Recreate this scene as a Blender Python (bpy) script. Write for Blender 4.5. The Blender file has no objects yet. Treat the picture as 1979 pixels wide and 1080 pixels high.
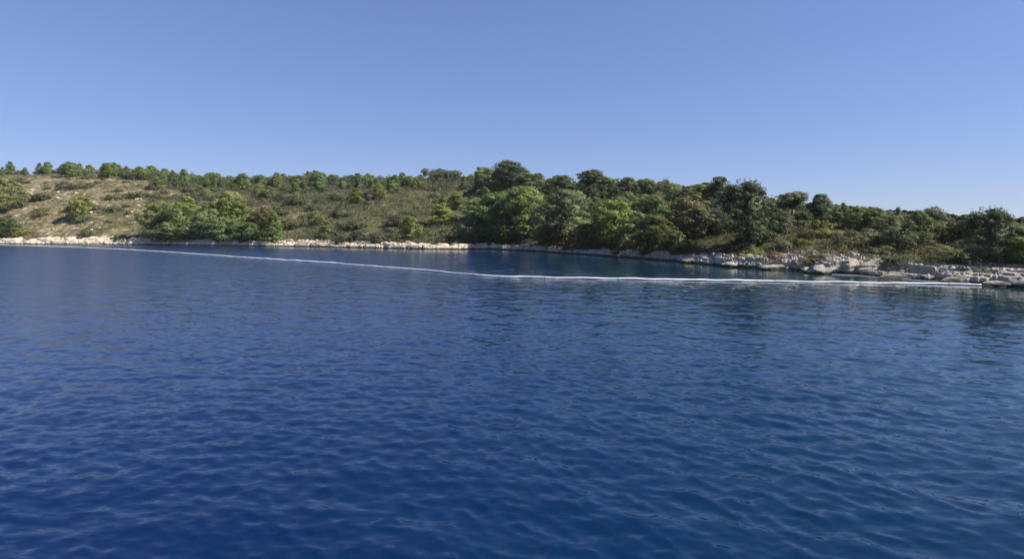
import bpy, math, random
import numpy as np
from mathutils import Vector

random.seed(7)
rng = np.random.default_rng(11)
scene = bpy.context.scene
COL = scene.collection

# ------------------------------------------------------------------ camera, sky, sun, exposure
F = 1100.0          # focal length in photograph pixels (1979 wide)
CX, HY = 989.5, 440.0
CAM_H = 4.2
cam_d = bpy.data.cameras.new('camera')
cam = bpy.data.objects.new('camera', cam_d)
COL.objects.link(cam)
scene.camera = cam
cam.location = (0, 0, CAM_H)
cam.rotation_euler = (math.radians(90), 0, 0)
cam_d.sensor_width = 36
cam_d.lens = 36 * F / 1979
cam_d.shift_y = -(540 - HY) / 1979
cam_d.clip_start = 0.1
cam_d.clip_end = 20000

SUN_EL, SUN_AZ = math.radians(46), math.radians(100)     # azimuth clockwise from the viewing direction
w = bpy.data.worlds.new('World')
scene.world = w
w.use_nodes = True
nt = w.node_tree
nt.nodes.clear()
sky = nt.nodes.new('ShaderNodeTexSky')
sky.sky_type = 'NISHITA'
sky.sun_disc = False
sky.sun_elevation = SUN_EL
sky.sun_rotation = SUN_AZ
sky.air_density = 1.0
sky.dust_density = 0.0
sky.ozone_density = 3.0
tint = nt.nodes.new('ShaderNodeMix')
tint.data_type = 'RGBA'; tint.blend_type = 'MULTIPLY'
tint.inputs[0].default_value = 1.0
tint.inputs[7].default_value = (0.95, 1.10, 1.65, 1)
gam = nt.nodes.new('ShaderNodeGamma')
gam.inputs[1].default_value = 0.62
bg = nt.nodes.new('ShaderNodeBackground')
bg.inputs['Strength'].default_value = 0.079
out = nt.nodes.new('ShaderNodeOutputWorld')
nt.links.new(sky.outputs[0], gam.inputs[0])
nt.links.new(gam.outputs[0], tint.inputs[6])
nt.links.new(tint.outputs[2], bg.inputs['Color'])
nt.links.new(bg.outputs[0], out.inputs['Surface'])

sd = bpy.data.lights.new('sun', 'SUN')
sd.energy = 5.0
sd.angle = math.radians(0.5)
sd.color = (1.0, 0.94, 0.84)
sun = bpy.data.objects.new('sun', sd)
COL.objects.link(sun)
sdir = Vector((math.sin(SUN_AZ) * math.cos(SUN_EL), math.cos(SUN_AZ) * math.cos(SUN_EL), math.sin(SUN_EL)))
sun.rotation_euler = sdir.to_track_quat('Z', 'Y').to_euler()
sun.location = (0, 0, 60)
scene.view_settings.view_transform = 'Standard'
scene.view_settings.look = 'None'
scene.view_settings.exposure = 0.9
scene.view_settings.gamma = 1.0
scene.view_settings.use_curve_mapping = False
scene.cycles.max_bounces = 6
scene.cycles.transparent_max_bounces = 4

# ------------------------------------------------------------------ numeric noise
def _hash(ix, iy, iz, seed):
    h = (ix.astype(np.int64) * 374761393 + iy.astype(np.int64) * 668265263 + iz.astype(np.int64) * 2147483647 + seed * 1274126177) & 0xFFFFFFFF
    h = ((h ^ (h >> 13)) * 1274126177) & 0xFFFFFFFF
    h = ((h ^ (h >> 16)) * 2246822519) & 0xFFFFFFFF
    return ((h ^ (h >> 13)) & 0xFFFFFF) / float(0xFFFFFF)

def vnoise(x, y, z=None, seed=0):
    x = np.asarray(x, float); y = np.asarray(y, float)
    z = np.zeros_like(x) if z is None else np.asarray(z, float)
    fx, fy, fz = np.floor(x), np.floor(y), np.floor(z)
    tx, ty, tz = x - fx, y - fy, z - fz
    tx, ty, tz = [t * t * (3 - 2 * t) for t in (tx, ty, tz)]
    r = 0
    for a in (0, 1):
        for b in (0, 1):
            for c in (0, 1):
                wgt = (tx if a else 1 - tx) * (ty if b else 1 - ty) * (tz if c else 1 - tz)
                r = r + wgt * _hash(fx + a, fy + b, fz + c, seed)
    return r * 2 - 1

def fbm(x, y, z=None, seed=0, octaves=4):
    s, a, tot = 0, 1.0, 0
    for k in range(octaves):
        f = 2.0 ** k
        s = s + a * vnoise(np.asarray(x) * f, np.asarray(y) * f, None if z is None else np.asarray(z) * f, seed + k)
        tot += a; a *= 0.5
    return s / tot

def worley(x, y, seed=0):
    fx, fy = np.floor(x), np.floor(y)
    d1 = np.full(x.shape, 9.0); d2 = np.full(x.shape, 9.0)
    idv = np.zeros(x.shape); idw = np.zeros(x.shape); cx = np.zeros(x.shape); cy = np.zeros(x.shape)
    for a in (-1, 0, 1):
        for b in (-1, 0, 1):
            gx, gy = fx + a, fy + b
            zero = np.zeros_like(gx)
            px = gx + _hash(gx, gy, zero, seed); py = gy + _hash(gx, gy, zero + 1, seed)
            v = _hash(gx, gy, zero + 2, seed); v2 = _hash(gx, gy, zero + 3, seed)
            d = np.hypot(px - x, py - y)
            near = d < d1
            d2 = np.where(near, d1, np.minimum(d2, d))
            idv = np.where(near, v, idv); idw = np.where(near, v2, idw)
            cx = np.where(near, px, cx); cy = np.where(near, py, cy)
            d1 = np.where(near, d, d1)
    return d1, d2, idv, idw, x - cx, y - cy

def sstep(a, b, x):
    t = np.clip((x - a) / (b - a), 0, 1)
    return t * t * (3 - 2 * t)

# ------------------------------------------------------------------ materials
def new_mat(name):
    m = bpy.data.materials.new(name); m.use_nodes = True
    m.node_tree.nodes.clear()
    return m, m.node_tree

def N(nt, typ, **kw):
    n = nt.nodes.new(typ)
    for k, v in kw.items():
        setattr(n, k, v)
    return n

def ramp(nt, fac, stops, interp='LINEAR'):
    r = N(nt, 'ShaderNodeValToRGB')
    r.color_ramp.interpolation = interp
    el = r.color_ramp.elements
    while len(el) < len(stops): el.new(0.5)
    for e, (p, c) in zip(el, stops):
        e.position = p; e.color = (*c, 1) if len(c) == 3 else c
    nt.links.new(fac, r.inputs[0])
    return r.outputs[0]

def noise(nt, vec, scale, detail=3, rough=0.55, out='Fac'):
    n = N(nt, 'ShaderNodeTexNoise')
    n.inputs['Scale'].default_value = scale
    n.inputs['Detail'].default_value = detail
    n.inputs['Roughness'].default_value = rough
    if vec is not None: nt.links.new(vec, n.inputs['Vector'])
    return n.outputs[out]

def mixc(nt, fac, a, b, blend='MIX'):
    n = N(nt, 'ShaderNodeMix', data_type='RGBA', blend_type=blend)
    for sock, v in ((0, fac), (6, a), (7, b)):
        if hasattr(v, 'links') or hasattr(v, 'is_linked'): nt.links.new(v, n.inputs[sock])
        elif isinstance(v, (int, float)): n.inputs[sock].default_value = v
        else: n.inputs[sock].default_value = (*v, 1)
    return n.outputs[2]

def mth(nt, op, a, b=None, clamp=False):
    n = N(nt, 'ShaderNodeMath', operation=op, use_clamp=clamp)
    for i, v in enumerate((a, b)):
        if v is None: continue
        if isinstance(v, (int, float)): n.inputs[i].default_value = v
        else: nt.links.new(v, n.inputs[i])
    return n.outputs[0]

def finish(nt, color, rough=0.8, normal=None, translucent=0.0, spec=0.3):
    p = N(nt, 'ShaderNodeBsdfPrincipled')
    if isinstance(color, tuple): p.inputs['Base Color'].default_value = (*color, 1)
    else: nt.links.new(color, p.inputs['Base Color'])
    p.inputs['Roughness'].default_value = rough
    p.inputs['Specular IOR Level'].default_value = spec
    if normal is not None: nt.links.new(normal, p.inputs['Normal'])
    o = N(nt, 'ShaderNodeOutputMaterial')
    if translucent:
        t = N(nt, 'ShaderNodeBsdfTranslucent')
        if isinstance(color, tuple): t.inputs[0].default_value = (*color, 1)
        else: nt.links.new(color, t.inputs[0])
        mx = N(nt, 'ShaderNodeMixShader'); mx.inputs[0].default_value = translucent
        nt.links.new(p.outputs[0], mx.inputs[1]); nt.links.new(t.outputs[0], mx.inputs[2])
        nt.links.new(mx.outputs[0], o.inputs[0])
    else:
        nt.links.new(p.outputs[0], o.inputs[0])
    return p

def foliage_mat(name, c_lo, c_mid, c_hi, var=0.35, scale=0.9, trans=0.45, dead=None):
    """leaf colour varies from clump to clump and from plant to plant"""
    m, nt = new_mat(name)
    tc = N(nt, 'ShaderNodeTexCoord'); oi = N(nt, 'ShaderNodeObjectInfo')
    add = N(nt, 'ShaderNodeVectorMath', operation='ADD')
    mul = N(nt, 'ShaderNodeVectorMath', operation='SCALE')
    comb = N(nt, 'ShaderNodeCombineXYZ')
    for i in range(3): nt.links.new(oi.outputs['Random'], comb.inputs[i])
    nt.links.new(comb.outputs[0], mul.inputs[0]); mul.inputs[3].default_value = 37.0
    nt.links.new(tc.outputs['Object'], add.inputs[0]); nt.links.new(mul.outputs[0], add.inputs[1])
    n1 = noise(nt, add.outputs[0], scale, 3, 0.6)
    c = ramp(nt, n1, [(0.30, c_lo), (0.5, c_mid), (0.70, c_hi)])
    if dead is not None:
        n2 = noise(nt, add.outputs[0], scale * 1.7, 2)
        f = ramp(nt, n2, [(0.60, (0, 0, 0)), (0.72, (1, 1, 1))])
        c = mixc(nt, f, c, dead)
    hs = N(nt, 'ShaderNodeHueSaturation')
    hv = mth(nt, 'ADD', mth(nt, 'MULTIPLY', oi.outputs['Random'], 0.03), 0.48)
    nt.links.new(hv, hs.inputs['Hue'])
    r2 = mth(nt, 'FRACT', mth(nt, 'MULTIPLY', oi.outputs['Random'], 17.31))
    nt.links.new(mth(nt, 'ADD', mth(nt, 'MULTIPLY', r2, 2 * var), 1 - var), hs.inputs['Value'])
    r3 = mth(nt, 'FRACT', mth(nt, 'MULTIPLY', oi.outputs['Random'], 7.77))
    nt.links.new(mth(nt, 'ADD', mth(nt, 'MULTIPLY', r3, 0.35), 0.8), hs.inputs['Saturation'])
    nt.links.new(c, hs.inputs['Color'])
    finish(nt, hs.outputs[0], 0.65, None, trans, 0.25)
    return m

M = {}
M['pine_bright'] = foliage_mat('pine_needles_yellow_green', (0.109, 0.141, 0.039), (0.208, 0.246, 0.065), (0.330, 0.345, 0.110), 0.22)
M['pine_fresh'] = foliage_mat('pine_needles_fresh_green', (0.060, 0.082, 0.031), (0.108, 0.136, 0.051), (0.160, 0.183, 0.072), 0.12)
M['pine_deep'] = foliage_mat('pine_needles_deep_green', (0.036, 0.056, 0.028), (0.070, 0.098, 0.044), (0.115, 0.145, 0.060), 0.08, trans=0.3)
M['pine_mid'] = foliage_mat('pine_needles_green', (0.091, 0.138, 0.047), (0.177, 0.233, 0.076), (0.284, 0.334, 0.106), 0.25)
M['pine_dark'] = foliage_mat('pine_needles_dark_green', (0.064, 0.095, 0.039), (0.124, 0.171, 0.063), (0.198, 0.250, 0.086), 0.22)
M['pine_brown'] = foliage_mat('pine_needles_browning', (0.092, 0.100, 0.041), (0.164, 0.162, 0.069), (0.238, 0.221, 0.098), 0.2, dead=(0.17, 0.11, 0.055))
M['oak_dark'] = foliage_mat('holm_oak_leaves', (0.066, 0.087, 0.041), (0.120, 0.150, 0.067), (0.190, 0.224, 0.101), 0.25)
M['shrub_dark'] = foliage_mat('shrub_leaves_dark', (0.053, 0.063, 0.037), (0.092, 0.103, 0.055), (0.144, 0.155, 0.081), 0.25)
M['shrub_grey'] = foliage_mat('shrub_leaves_grey_green', (0.079, 0.086, 0.060), (0.130, 0.137, 0.095), (0.194, 0.194, 0.137), 0.25)
M['shrub_olive'] = foliage_mat('shrub_leaves_olive', (0.083, 0.097, 0.030), (0.145, 0.152, 0.049), (0.221, 0.214, 0.076), 0.25)
M['shrub_green'] = foliage_mat('shrub_leaves_fresh_green', (0.067, 0.094, 0.028), (0.116, 0.153, 0.044), (0.192, 0.212, 0.078), 0.2)
M['shrub_dry'] = foliage_mat('shrub_leaves_dry_brown', (0.109, 0.091, 0.055), (0.182, 0.145, 0.085), (0.266, 0.212, 0.121), 0.25)

m, nt = new_mat('bark_grey_brown'); tc = N(nt, 'ShaderNodeTexCoord')
finish(nt, ramp(nt, noise(nt, tc.outputs['Object'], 6, 4), [(0.3, (0.07, 0.05, 0.035)), (0.7, (0.22, 0.17, 0.13))]), 0.9)
M['bark'] = m
m, nt = new_mat('bark_pale_grey'); tc = N(nt, 'ShaderNodeTexCoord')
finish(nt, ramp(nt, noise(nt, tc.outputs['Object'], 6, 4), [(0.3, (0.20, 0.17, 0.15)), (0.7, (0.42, 0.36, 0.32))]), 0.9)
M['bark_pale'] = m

def ground_material():
    m, nt = new_mat('dry_karst_ground')
    geo = N(nt, 'ShaderNodeNewGeometry')
    P = geo.outputs['Position']
    n_big = noise(nt, P, 0.09, 4, 0.6)
    n_mid = noise(nt, P, 0.6, 5, 0.65)
    n_fine = noise(nt, P, 5.0, 5, 0.7)
    grass = ramp(nt, n_mid, [(0.30, (0.11, 0.090, 0.045)), (0.46, (0.20, 0.160, 0.085)), (0.60, (0.32, 0.250, 0.150)), (0.75, (0.44, 0.355, 0.24))])
    green = ramp(nt, n_fine, [(0.3, (0.050, 0.058, 0.022)), (0.7, (0.14, 0.135, 0.055))])
    ga = N(nt, 'ShaderNodeAttribute', attribute_name='green', attribute_type='GEOMETRY')
    c = mixc(nt, ramp(nt, mth(nt, 'ADD', n_big, ga.outputs['Fac']), [(0.42, (0, 0, 0)), (0.62, (1, 1, 1))]), grass, green)
    a = N(nt, 'ShaderNodeAttribute', attribute_name='rocky', attribute_type='GEOMETRY')
    stone = ramp(nt, n_fine, [(0.25, (0.30, 0.26, 0.21)), (0.55, (0.52, 0.46, 0.38)), (0.8, (0.62, 0.56, 0.47))])
    n_patch = noise(nt, P, 0.42, 6, 0.7)
    thr = mth(nt, 'ADD', n_patch, mth(nt, 'MULTIPLY', a.outputs['Fac'], 0.55))
    c = mixc(nt, ramp(nt, thr, [(0.63, (0, 0, 0)), (0.69, (1, 1, 1))]), c, stone)
    c = mixc(nt, 1.0, c, ramp(nt, noise(nt, P, 14, 3), [(0.3, (0.62, 0.62, 0.62)), (0.7, (1.15, 1.15, 1.15))]), 'MULTIPLY')
    b = N(nt, 'ShaderNodeBump'); b.inputs['Strength'].default_value = 0.9; b.inputs['Distance'].default_value = 0.25
    nt.links.new(n_fine, b.inputs['Height'])
    finish(nt, c, 0.95, b.outputs[0], 0, 0.1)
    return m
M['ground'] = ground_material()

def rock_material(name, pale, mid, dark, warm):
    m, nt = new_mat(name)
    geo = N(nt, 'ShaderNodeNewGeometry')
    P = geo.outputs['Position']
    n1 = noise(nt, P, 1.1, 6, 0.7); n2 = noise(nt, P, 7.0, 6, 0.7); n3 = noise(nt, P, 0.35, 3)
    c = ramp(nt, n1, [(0.28, dark), (0.42, mid), (0.56, pale), (0.75, pale)])
    c = mixc(nt, ramp(nt, n3, [(0.45, (0, 0, 0)), (0.62, (1, 1, 1))]), c, mixc(nt, 0.45, c, warm))
    c = mixc(nt, 1.0, c, ramp(nt, n2, [(0.30, (0.28, 0.28, 0.29)), (0.46, (0.9, 0.9, 0.9)), (0.7, (1.15, 1.13, 1.09))]), 'MULTIPLY')  # mottling, with crevice shade painted into the dark low spots
    # band of dark algae just above the waterline
    sep = N(nt, 'ShaderNodeSeparateXYZ'); nt.links.new(P, sep.inputs[0])
    zz = mth(nt, 'ADD', sep.outputs[2], mth(nt, 'MULTIPLY', mth(nt, 'SUBTRACT', n1, 0.5), 0.5))
    wet = ramp(nt, zz, [(0.15, (1, 1, 1)), (0.32, (0, 0, 0))])
    algae = ramp(nt, n2, [(0.3, (0.018, 0.016, 0.012)), (0.7, (0.06, 0.05, 0.035))])
    c = mixc(nt, wet, c, algae)
    b = N(nt, 'ShaderNodeBump'); b.inputs['Strength'].default_value = 1.0; b.inputs['Distance'].default_value = 0.12
    nt.links.new(n2, b.inputs['Height'])
    finish(nt, c, 0.9, b.outputs[0], 0, 0.2)
    return m
M['rock'] = rock_material('grey_limestone', (0.42, 0.385, 0.325), (0.25, 0.228, 0.19), (0.07, 0.063, 0.052), (0.38, 0.31, 0.22))
M['rock_cream'] = rock_material('cream_limestone', (0.66, 0.57, 0.44), (0.44, 0.375, 0.28), (0.18, 0.15, 0.11), (0.62, 0.49, 0.35))

m, nt = new_mat('white_boom_fabric'); geo = N(nt, 'ShaderNodeNewGeometry')
finish(nt, ramp(nt, noise(nt, geo.outputs['Position'], 2.2, 5, 0.7), [(0.28, (0.52, 0.50, 0.46)), (0.5, (0.78, 0.77, 0.75)), (0.8, (0.82, 0.82, 0.81))]), 0.6)
M['boom'] = m
m, nt = new_mat('dark_boom_strap'); finish(nt, (0.50, 0.49, 0.46), 0.7); M['strap'] = m
m, nt = new_mat('boom_skirt_cloth'); finish(nt, (0.30, 0.27, 0.22), 0.7); M['skirt'] = m

def water_material():
    m, nt = new_mat('sea_water')
    geo = N(nt, 'ShaderNodeNewGeometry')
    P = geo.outputs['Position']
    # fine ripples tilt the surface normal; strength follows wind patches and the calm lee near the rocks
    ca = N(nt, 'ShaderNodeAttribute', attribute_name='calm', attribute_type='GEOMETRY')
    sh = N(nt, 'ShaderNodeAttribute', attribute_name='shallow_reflect', attribute_type='GEOMETRY')
    mp = N(nt, 'ShaderNodeMapping', vector_type='POINT')
    mp.inputs['Rotation'].default_value = (0, 0, math.radians(28))
    mp.inputs['Scale'].default_value = (0.45, 1.35, 1.0)
    nt.links.new(P, mp.inputs['Vector'])
    def tilt(scale, detail, amt):
        n = noise(nt, mp.outputs[0], scale, detail, 0.6, 'Color')
        s = N(nt, 'ShaderNodeVectorMath', operation='SUBTRACT'); nt.links.new(n, s.inputs[0]); s.inputs[1].default_value = (0.5, 0.5, 0.5)
        k = N(nt, 'ShaderNodeVectorMath', operation='MULTIPLY'); nt.links.new(s.outputs[0], k.inputs[0]); k.inputs[1].default_value = (amt * 0.7, amt, 0)
        return k.outputs[0]
    a = N(nt, 'ShaderNodeVectorMath', operation='ADD'); nt.links.new(tilt(12.0, 2, 0.32), a.inputs[0]); nt.links.new(tilt(4.2, 3, 0.40), a.inputs[1])
    patch = ramp(nt, noise(nt, P, 0.09, 3), [(0.35, (0.65, 0.65, 0.65)), (0.65, (1.15, 1.15, 1.15))])
    amp = mth(nt, 'MULTIPLY', patch, mth(nt, 'SUBTRACT', 1.0, mth(nt, 'MULTIPLY', ca.outputs['Fac'], 0.80)))
    sc = N(nt, 'ShaderNodeVectorMath', operation='SCALE'); nt.links.new(a.outputs[0], sc.inputs[0]); nt.links.new(amp, sc.inputs[3])
    ad = N(nt, 'ShaderNodeVectorMath', operation='ADD'); nt.links.new(geo.outputs['Normal'], ad.inputs[0]); nt.links.new(sc.outputs[0], ad.inputs[1])
    nm = N(nt, 'ShaderNodeVectorMath', operation='NORMALIZE'); nt.links.new(ad.outputs[0], nm.inputs[0])
    deep = ramp(nt, noise(nt, P, 0.05, 3), [(0.3, (0.0001, 0.0095, 0.047)), (0.7, (0.0002, 0.013, 0.058))])
    c = mixc(nt, sh.outputs['Fac'], deep, (0.003, 0.027, 0.031))  # teal of the shallows, with the dark shore reflection painted into it
    p = finish(nt, c, 0.03, nm.outputs[0], 0, 0.5)
    p.inputs['IOR'].default_value = 1.37
    ro = N(nt, 'ShaderNodeAttribute', attribute_name='chop', attribute_type='GEOMETRY')
    nt.links.new(ro.outputs['Fac'], p.inputs['Roughness'])
    return m
M['water'] = water_material()

m, nt = new_mat('sea_haze')
hz = N(nt, 'ShaderNodeVolumePrincipled'); hz.inputs['Color'].default_value = (0.80, 0.90, 1.0, 1); hz.inputs['Density'].default_value = 0.0001
nt.links.new(hz.outputs[0], N(nt, 'ShaderNodeOutputMaterial').inputs['Volume'])
M['haze'] = m

# ------------------------------------------------------------------ object helpers
def mesh_from(name, V, Fc, mat=None, smooth=False):
    me = bpy.data.meshes.new(name)
    V = np.ascontiguousarray(V, dtype=np.float32)
    Fc = np.ascontiguousarray(Fc, dtype=np.int32)
    n, k = Fc.shape
    me.vertices.add(len(V)); me.vertices.foreach_set('co', V.ravel())
    me.loops.add(n * k); me.loops.foreach_set('vertex_index', Fc.ravel())
    me.polygons.add(n)
    me.polygons.foreach_set('loop_start', np.arange(0, n * k, k, dtype=np.int32))
    me.polygons.foreach_set('loop_total', np.full(n, k, dtype=np.int32))
    me.polygons.foreach_set('use_smooth', np.full(n, smooth))
    me.update(calc_edges=True)
    if mat: me.materials.append(mat)
    return me

def link(name, me, parent=None, loc=(0, 0, 0), rz=0, scale=(1, 1, 1)):
    o = bpy.data.objects.new(name, me); COL.objects.link(o)
    o.location = loc; o.rotation_euler = (0, 0, rz); o.scale = scale
    if parent: o.parent = parent
    return o

def tag(o, label=None, cat=None, group=None, kind=None):
    for k, v in (('label', label), ('category', cat), ('group', group), ('kind', kind)):
        if v: o[k] = v
    return o

def grid_faces(nr, nc, wrap=False):
    r = np.arange(nr - 1)[:, None]; c = np.arange(nc if wrap else nc - 1)[None, :]
    c2 = (c + 1) % nc
    return np.stack([r * nc + c, r * nc + c2, (r + 1) * nc + c2, (r + 1) * nc + c], -1).reshape(-1, 4)

# ------------------------------------------------------------------ lie of the land
PXS = np.array([-1100, -500, -100, 0, 240, 330, 470, 600, 700, 800, 900, 945, 1040, 1120, 1200, 1300, 1430, 1520, 1600, 1660, 1700, 1750, 1800, 1850, 1900, 1979, 2150, 2500, 3100], float)
YSH = np.array([466, 469, 471.5, 472, 473, 474, 475.5, 477, 479, 481, 482, 481, 486, 491, 497, 505, 517, 522, 528, 531, 534, 538, 542, 546.5, 550, 556, 568, 590, 620], float)
def depth_shore(px): return CAM_H * F / (np.interp(px, PXS, YSH) - HY)
def smooth_interp(px, xs, ys):
    px = np.asarray(px, float)
    return (np.interp(px - 30, xs, ys) + np.interp(px - 10, xs, ys) + np.interp(px + 10, xs, ys) + np.interp(px + 30, xs, ys)) / 4
RX = np.array([-1100, -500, 0, 200, 300, 420, 600, 760, 900, 945, 980, 1050, 1130, 1250, 1390, 1450, 1600, 1750, 1860, 1979, 2200, 3100], float)
RG = np.array([345, 342, 338, 338, 344, 355, 352, 352, 350, 347, 344, 356, 356, 366, 378, 385, 402, 416, 426, 431, 436, 438], float)  # ground line of the ridge
RD = np.array([120, 110, 95, 95, 105, 125, 130, 130, 120, 95, 88, 80, 75, 66, 58, 54, 46, 40, 36, 34, 30, 24], float)
BX = np.array([-1100, 0, 300, 500, 700, 940, 1200, 1450, 1560, 1620, 1700, 1850, 1979, 3100], float)
BH = np.array([1.3, 1.25, 1.15, 1.0, 0.9, 0.5, 0.30, 0.70, 1.15, 1.3, 0.85, 0.75, 0.8, 0.8])
BW = 5.5

def ground_z(px, Y, rough=True):
    px = np.asarray(px, float); Y = np.asarray(Y, float)
    ysh = depth_shore(px); d = Y - ysh
    D = smooth_interp(px, RX, RD); yg = smooth_interp(px, RX, RG)
    zr = CAM_H + (HY - yg) * (ysh + D) / F
    b = np.interp(px, BX, BH)
    bank = b * (1 - (1 - np.clip(d / BW, 0, 1)) ** 2)
    t = np.clip((d - BW) / (D - BW), 0, 1)
    z = bank + (zr - b) * (1 - (1 - t) ** 1.35)
    z = z - np.clip(d - D, 0, 400) * 0.05
    z = np.where(d < 0, d * 0.55, z)
    z = np.maximum(z, -4)
    if rough:
        X = (px - CX) / F * Y
        g = sstep(4, 30, d)
        amp = np.where(px < 945, 1.5, 0.7)
        z = z + g * amp * fbm(X / 22, Y / 22, seed=3) * (1 - 0.6 * t) + sstep(2, 8, d) * 0.18 * fbm(X / 2.2, Y / 2.2, seed=9)
    return z

def scr(X, Y, Z): return CX + F * X / Y, HY - (Z - CAM_H) * F / Y
def hit(px, py):
    """ground point that shows at that place of the photograph"""
    ys = depth_shore(px)
    Ys = np.linspace(ys + 0.1, ys + float(smooth_interp(px, RX, RD)), 500)
    Z = ground_z(np.full(500, px), Ys)
    sy = HY - (Z - CAM_H) * F / Ys
    k = np.argmax(sy <= py) if (sy <= py).any() else 499
    return float((px - CX) / F * Ys[k]), float(Ys[k]), float(Z[k])
def at(px, t):
    ys = float(depth_shore(px)); D = float(smooth_interp(px, RX, RD))
    Y = ys + BW * 0.8 + t * (D - BW * 0.8)
    return (px - CX) / F * Y, Y, float(ground_z(np.array([px]), np.array([Y]))[0])

def ledge_lim(px): return np.interp(px, [0, 300, 380, 900, 985, 1150, 1300, 1400, 1450, 1979], [8, 7, 5, 4, 2.2, 2.0, 3.0, 6, 8, 8])
# terrain sheet
cols = np.concatenate([np.linspace(-1100, -60, 60), np.arange(-50, 945, 3.5), np.arange(945, 2050, 3.0), np.linspace(2060, 3100, 60)])
rows = np.concatenate([[-30, -8, -3], np.linspace(-1.5, 14, 26), 14 + np.cumsum(np.linspace(0.7, 2.6, 90)), [200, 240, 320, 500, 1000, 2500, 6000]])
PXg, Dg = np.meshgrid(cols, rows)
Yg = depth_shore(PXg) + Dg
Yg = np.where(Dg < -2, np.maximum(Yg, 5), Yg)
Zg = ground_z(PXg, Yg) - 0.28 * (sstep(-1, 0, Dg) * (1 - sstep(ledge_lim(PXg) - 1, ledge_lim(PXg) + 1, Dg)))
Xg = (PXg - CX) / F * Yg
me = mesh_from('hillside', np.stack([Xg, Yg, Zg], -1).reshape(-1, 3), grid_faces(len(rows), len(cols)), M['ground'], True)
rk = me.attributes.new('rocky', 'FLOAT', 'POINT')
bare = np.interp(PXg, [-100, 150, 300, 500, 700, 945, 1100, 1979], [0.10, 0.12, 0.06, 0.02, 0.02, -0.1, -0.2, -0.15])
rk.data.foreach_set('value', (1.0 * (1 - sstep(4.5, 8.5, Dg)) + bare).astype(np.float32).ravel())
gr = me.attributes.new('green', 'FLOAT', 'POINT')
gr.data.foreach_set('value', np.interp(PXg, [0, 260, 420, 945, 1000, 1300, 1979], [-0.08, -0.04, 0.10, 0.10, 0.22, 0.12, 0.10]).astype(np.float32).ravel())
tag(link('hillside', me), 'dry scrubby hillside of brown grass and pale stones rising from the bay', kind='structure')

# rocky ledge along the waterline: broken, stepped limestone
def shore_cols(a, b, step):
    res, px = [], a
    while px < b:
        res.append(px)
        e = 1.0
        Y0, Y1 = float(depth_shore(px)), float(depth_shore(px + e))
        ds = math.hypot((px + e - CX) / F * Y1 - (px - CX) / F * Y0, Y1 - Y0)
        px += step / max(ds, 1e-3)
    return res
def ledge(name, a, b, step, dmax, nr, mat, seed, cell, label):
    c = np.array(shore_cols(a, b, step)); s = np.arange(len(c)) * step
    r = np.linspace(-1.4, dmax, nr)
    PX, D = np.meshgrid(c, r); S = np.meshgrid(s, r)[0]
    Y = depth_shore(PX) + D
    X = (PX - CX) / F * Y
    base = ground_z(PX, Y)
    wob = 0.9 * fbm(S / 5, D / 5, seed=seed)
    d1, d2, v, v2, ox, oy = worley(S / (cell * 2.7) + 0.25 * wob, D / cell + wob * 0.3 + S * 0.08, seed)
    e1, e2, u, u2, qx, qy = worley(S / (cell * 1.0), D / (cell * .36), seed + 5)
    H = (v - 0.45) * 0.95 + (v2 - 0.5) * 0.9 * oy + (u - 0.5) * 0.20 + (u2 - .5) * .35 * qy
    H -= 0.45 * np.exp(-((d2 - d1) / 0.09) ** 2) + 0.13 * np.exp(-((e2 - e1) / 0.10) ** 2)
    H += 0.20 * fbm(X * 1.8, Y * 1.8, seed=seed + 8) + 0.13 * np.abs(fbm(X * 5, Y * 5, seed=seed + 9))
    edge = sstep(-1.3, 0.5, D) * (1 - sstep(dmax - 2.5, dmax, D))
    sc_h = np.interp(PX, [0, 500, 1000, 1500, 1600, 1700, 1979], [1.0, 0.9, 0.7, 0.9, 1.1, 0.65, 0.65])
    Z = base + H * edge * sc_h * (cell / 1.2) ** 0.5 + 0.15 * edge
    q = 0.24; zt = (Z + 0.10 * wob + 0.035 * X) / q; fr = zt - np.floor(zt)
    Z += edge * 0.85 * q * (sstep(0.30, 0.70, fr) - fr)      # bedding steps
    # steep little cliff at the water, undercut
    Z += 0.30 * sstep(-0.45 + 0.5 * wob, 0.0 + 0.5 * wob, D) * (1 - sstep(0.8, 3.5, D))
    lim = ledge_lim(PX) + 0.8 * wob
    Z -= 0.5 * sstep(dmax - 1.5, dmax, D) + 0.7 * sstep(lim - 0.8, lim + 0.4, D) * (lim < 7.5)
    tag(link(name, mesh_from(name, np.stack([X, Y, Z], -1).reshape(-1, 3), grid_faces(nr, len(c)), mat, False)), label, kind='structure')
ledge('rocky_shore', -300, 1000, 0.30, 7.5, 40, M['rock_cream'], 21, 1.5, 'cream limestone shore running under the far hillside')
ledge('rocky_shore', 985, 2150, 0.11, 8.0, 84, M['rock'], 33, 1.15, 'broken grey limestone ledge along the wooded headland')

x0, x1, y0, y1, z0, z1 = -9000, 9000, -9000, 9000, -330, 50
V = [(x, y, z) for x in (x0, x1) for y in (y0, y1) for z in (z0, z1)]
tag(link('haze', mesh_from('haze', V, [(0, 1, 3, 2), (4, 6, 7, 5), (0, 4, 5, 1), (2, 3, 7, 6), (0, 2, 6, 4), (1, 5, 7, 3)], M['haze'])), 'thin sea haze over the bay', kind='stuff')

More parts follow.
